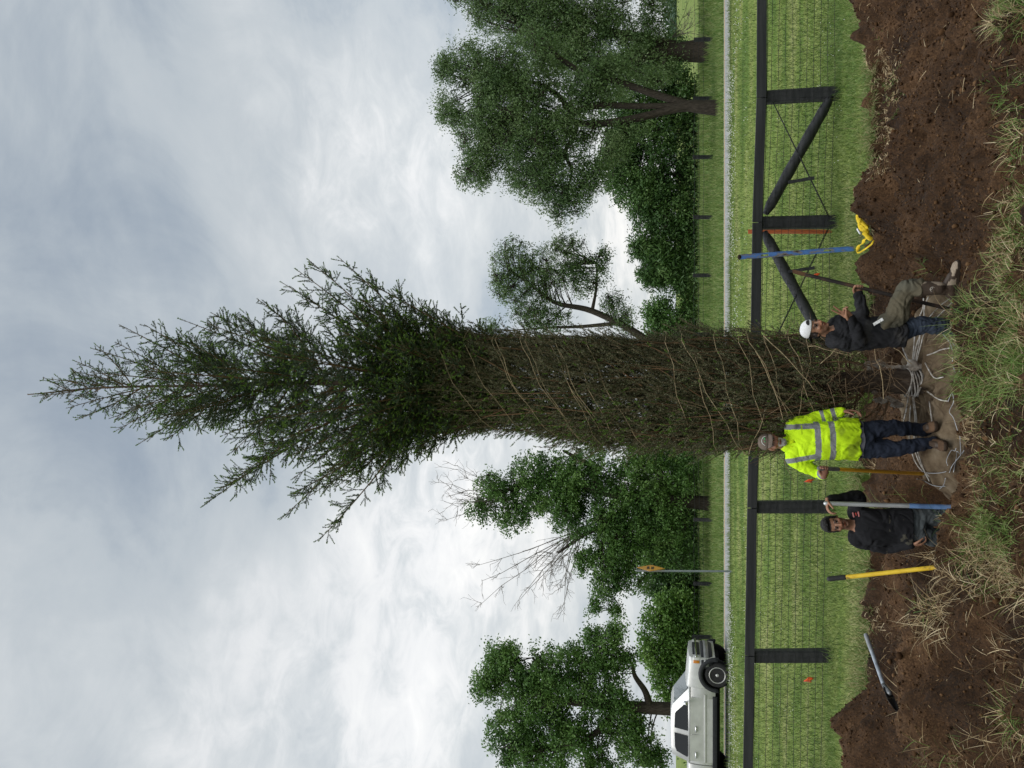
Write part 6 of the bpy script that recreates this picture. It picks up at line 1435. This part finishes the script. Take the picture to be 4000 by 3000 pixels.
# ---------------------------------------------------------------- man in the white cap
def man_white_cap():
    Y = 8.0; A = lambda x, y, dy=0.0: at(x, y, Y + dy)
    hc = A(3184, 1284, -.02); neck = A(3244, 1296, .02)
    hf = unit(np.array([.62, -.78, -.10])); hu = unit(np.array([.10, -.08, 1]))
    sn, sf = A(3268, 1332, -.10), A(3272, 1262, .14)          # near (picture left) and far shoulder
    en, wn = A(3362, 1338, -.14), A(3326, 1242, -.26)
    ef, wf = A(3368, 1232, .02), A(3357, 1150, .06)
    hip = A(3490, 1284)
    hn, hf_ = A(3498, 1294, -.02), A(3488, 1266, -.05)
    kf, af = at(3545, 1128, 7.82), at(3668, 1126, 7.72)        # raised leg in front
    kn, an_ = A(3606, 1270, -.05), at(3690, 1278, 8.02); an_ = an_ + UP * -.12
    zn = an_[2] - .10; soles = at(3748, 1100, 7.66)
    fwd = unit(np.array([.75, -.65, 0])); sid = unit(np.cross(fwd, UP))     # chest direction and its right side
    def limbs(mb, grow, arms=True, legs=True, wc=1.0, ac=1.0, acf=None, shoulders=True):
        if arms:
            for s_, e, w_ in ((sn, en, wn), (sf, ef, wf)): chain(mb, [s_ + (neck - s_) * .35, s_, (s_ + e) / 2 + np.array([0, 0, 0]), e, e + (w_ - e) * .45, e + (w_ - e) * wc], [.066 + grow, .066 + grow, .057 + grow, .049 + grow, .044 + grow, .032 + grow])
        if legs:
            chain(mb, [hn + UP * .03, hn - UP * .05, (hn + kn) / 2, kn, kn + (an_ - kn) * .5, kn + (an_ - kn) * ac], [.098 + grow, .094 + grow, .082 + grow, .066 + grow, .062 + grow, .050 + grow])
            chain(mb, [hf_ + UP * .03, hf_ + (kf - hf_) * .2, (hf_ + kf) / 2 + UP * .01, kf, kf + (af - kf) * .45, kf + (af - kf) * (ac if acf is None else acf)], [.098 + grow, .096 + grow, .084 + grow, .066 + grow, .060 + grow, .048 + grow])
    sec = lambda g: [(A(3525, 1288), sid * (.150 + g), fwd * (.110 + g)), (A(3480, 1290), sid * (.165 + g), fwd * (.118 + g)), (A(3420, 1300), sid * (.160 + g), fwd * (.115 + g)), (A(3355, 1304), sid * (.170 + g), fwd * (.118 + g)), (A(3300, 1304), sid * (.185 + g), fwd * (.110 + g)), (A(3268, 1302), sid * (.140 + g), fwd * (.085 + g)), (A(3248, 1298), sid * (.070 + g), fwd * (.062 + g))]
    mb = MB(); loftbody(mb, sec(-.012)); limbs(mb, -.006)
    chain(mb, [neck - UP * .05, neck + UP * .03, hc - UP * .05 - hf * .012], [.064, .056, .053]); r_, f_, u_ = head_geo(mb, hc, hf, hu, 1.0)
    # V sign: picture px -> the hand plane faces the camera
    hand.palm = np.array([.15, -1, .1]); hd = unit(at(3300, 1186, 7.72) - wn); 
    hand(mb, wn, unit(np.array([.50, -.12, .62])), unit(np.array([-.62, -.1, .5])), [.03, .05, 1.15, 1.2], 1.05, .9, .16, thumb_dir=unit(np.array([.55, -.75, .35])))
    hand.palm = np.array([.1, -.95, .1]); gb = at(3358, 1123, 8.07); hand(mb, gb + np.array([-.085, .05, .0]), np.array([.95, -.30, .1]), np.array([.1, .0, 1]), [1.0, 1.05, 1.08, 1.1], 1.03, .9, .02, thumb_dir=np.array([.7, -.5, .5]))
    boot(mb, an_ + UP * .0, np.array([.4, -1, 0]), zn + .035, .20, w=.032); boot(mb, af + UP * .0, np.array([1, -.25, 0]), soles[2] + .035, .20, w=.032)
    m2, V, NR = remesh(mb, 'person', .0055, 3); skin = (.285, .145, .088)
    C = head_colour(V, NR, hc, r_, f_, u_, skin, stubble=.22, hairline=.075)
    C[(V[:, 2] < hip[2] - .12)] = (.040, .026, .017)
    body = coloured(m2, V, C, 'person', skin_m); tag(body, 'man in backwards white cap making a V sign with one leg raised beside the spruce', 'person')
    mb = MB(); loftbody(mb, [(A(3528, 1290, .01), sid * .180, fwd * .132)] + sec(.018)[1:-1] + [(A(3252, 1299), sid * .088, fwd * .076)]); limbs(mb, .016, legs=False, wc=.95)
    m2, V, NR = remesh(mb, 'shirt', .006, 5); V = wrinkle(V, NR, .024, (1.3, 1.3, 1.1), 171, 6)
    C = np.tile(np.array([.018, .018, .020]), (len(V), 1)) * (1 + .3 * fbm(V * 8, 3, 172))[:, None]; k = sst(.3, .8, fbm(V * 7, 3, 173)); C = C + np.array([.022, .020, .017]) * k[:, None]; coloured(m2, V, C, 'shirt', cloth_m, body)
    # trousers: darker blue rear leg, muddy front leg, their different lighting painted in as well
    mb = MB(); loftbody(mb, [(A(3545, 1286), sid * .12, fwd * .09), (A(3512, 1288), sid * .160, fwd * .115), (A(3470, 1290), sid * .165, fwd * .116)]); limbs(mb, .020, arms=False, ac=.95, acf=.52)
    m2, V, NR = remesh(mb, 'trousers', .006, 4); V = wrinkle(V, NR, .026, (1, 1, 1.5), 181, 6)
    df, tf = seg_dist(V, np.array([hf_, kf, af])); dn, tn = seg_dist(V, np.array([hn, kn, an_])); front = (df < dn + .0)
    C = np.where(front[:, None], np.array([.092, .088, .066]), np.array([.046, .058, .082])) * (1 + .35 * fbm(V * 6, 3, 182))[:, None]; k = sst(-.1, .6, fbm(V * 4, 3, 183)) * front; C = C * (1 - .55 * k[:, None]) + np.array([.11, .088, .055]) * .55 * k[:, None]
    coloured(m2, V, C, 'trousers', cloth_m, body)
    # pocket knife clip / ruler at the belt
    a, b = at(3412, 1268, 7.80), at(3449, 1246, 7.76); mb = MB(); mb.beam(a, b, .028, .006, unit(np.array([.3, -1, .2]))); mb.build('belt_tag', pmat('white_tag', [(.10, .10, .10), (.55, .55, .54), (.62, .62, .61)], 60, .6), body, smooth=False)
    # rubber boots
    mb = MB(); boot(mb, af, np.array([1, -.25, 0]), soles[2], .34, w=.055); chain(mb, [kf + (af - kf) * .42, kf + (af - kf) * .7, af], [.068, .066, .060]); m2, V, NR = remesh(mb, 'boot', .006, 3)
    mud = fbm(V * 9, 3, 191); C = np.where(((V[:, 0] > af[0] + .02) & (mud > -.25))[:, None], np.array([.24, .19, .14]), np.array([.040, .026, .017])) * (1 + .25 * fbm(V * 16, 3, 192))[:, None]; C[V[:, 2] < soles[2] + .028] = (.03, .02, .013); bo = coloured(m2, V, C, 'boot', boot_m, body)
    mb = MB(); c = at(3632, 1148, 7.60); an2 = np.linspace(0, 2 * math.pi, 17)
    nrm = unit(np.array([-.25, -1, .0])); e1 = unit(np.cross(nrm, UP)); P0 = kf + (af - kf) * .72; c = P0 + np.array([-.015, -.068, 0])
    mb.tube(np.array([c + .020 * (e1 * math.cos(t) + UP * math.sin(t)) for t in an2]), .0022, 5); mb.tube(np.array([c - e1 * .018, c + e1 * .018]), .002, 5); mb.tube(np.array([c - UP * .018, c + UP * .018]), .002, 5); mb.build('boot_mark', pmat('pale_print', [(.38, .34, .28), (.5, .46, .4)], 20), bo)
    mb = MB(); boot(mb, an_, np.array([.4, -1, 0]), zn, .30); m2, V, NR = remesh(mb, 'boot', .006, 2); C = np.tile(np.array([.040, .026, .017]), (len(V), 1)) * (1 + .25 * fbm(V * 16, 3, 193))[:, None]; coloured(m2, V, C, 'boot', boot_m, body)
    # cap worn backwards: white crown, dark gap over the strap, dark bill at the back
    wcap = pmat('white_cap', [(.58, .58, .58), (.72, .72, .73)], 10, .85, .2, bump=.25, bscale=120)
    mb = MB(); dome(mb, hc - f_ * .012, f_, u_, .084, .103, .086, .052); mb2 = mb; m2, V, NR = remesh(mb2, 'cap', .005, 2); m2.materials.clear(); cap = finish(m2, 'cap', wcap, body)
    ff = lambda r, u: hc - f_ * .012 + r_ * r + u_ * u + f_ * (.103 * math.sqrt(max(.02, 1 - (r / .084) ** 2)) * math.cos(math.asin(min(1, max(0, (u - .052) / .086)))) ** .8 + .0015)
    mb = MB(); c0_ = ff(0, .086); pts = [ff(.036 * math.cos(t), .078 + .026 * max(-.1, math.sin(t))) for t in np.linspace(0, 2 * math.pi, 22, endpoint=False)]; mb.add([c0_ + f_ * .003] + pts, [(0, i + 1, (i + 1) % 22 + 1) for i in range(22)]); mb.build('cap_opening', hair_m, cap)
    mb = MB(); bill(mb, hc - f_ * .012, -f_, u_, .050, .103, .072, .075, .060); mb.build('cap_bill', pmat('black_bill', [(.012, .012, .013), (.02, .02, .022)], 10, .8), cap)
    mb = MB(); mb.ell(hc - f_ * .06 - u_ * .015, [r_ * .068, f_ * .045, u_ * .055], 18, 12); V_ = mb.verts(); mb.v = [V_ + .006 * np.stack([vnoise(V_ * 90, 195)] * 3, 1)]; mb.build('hair', hair_m, body)
man_white_cap()
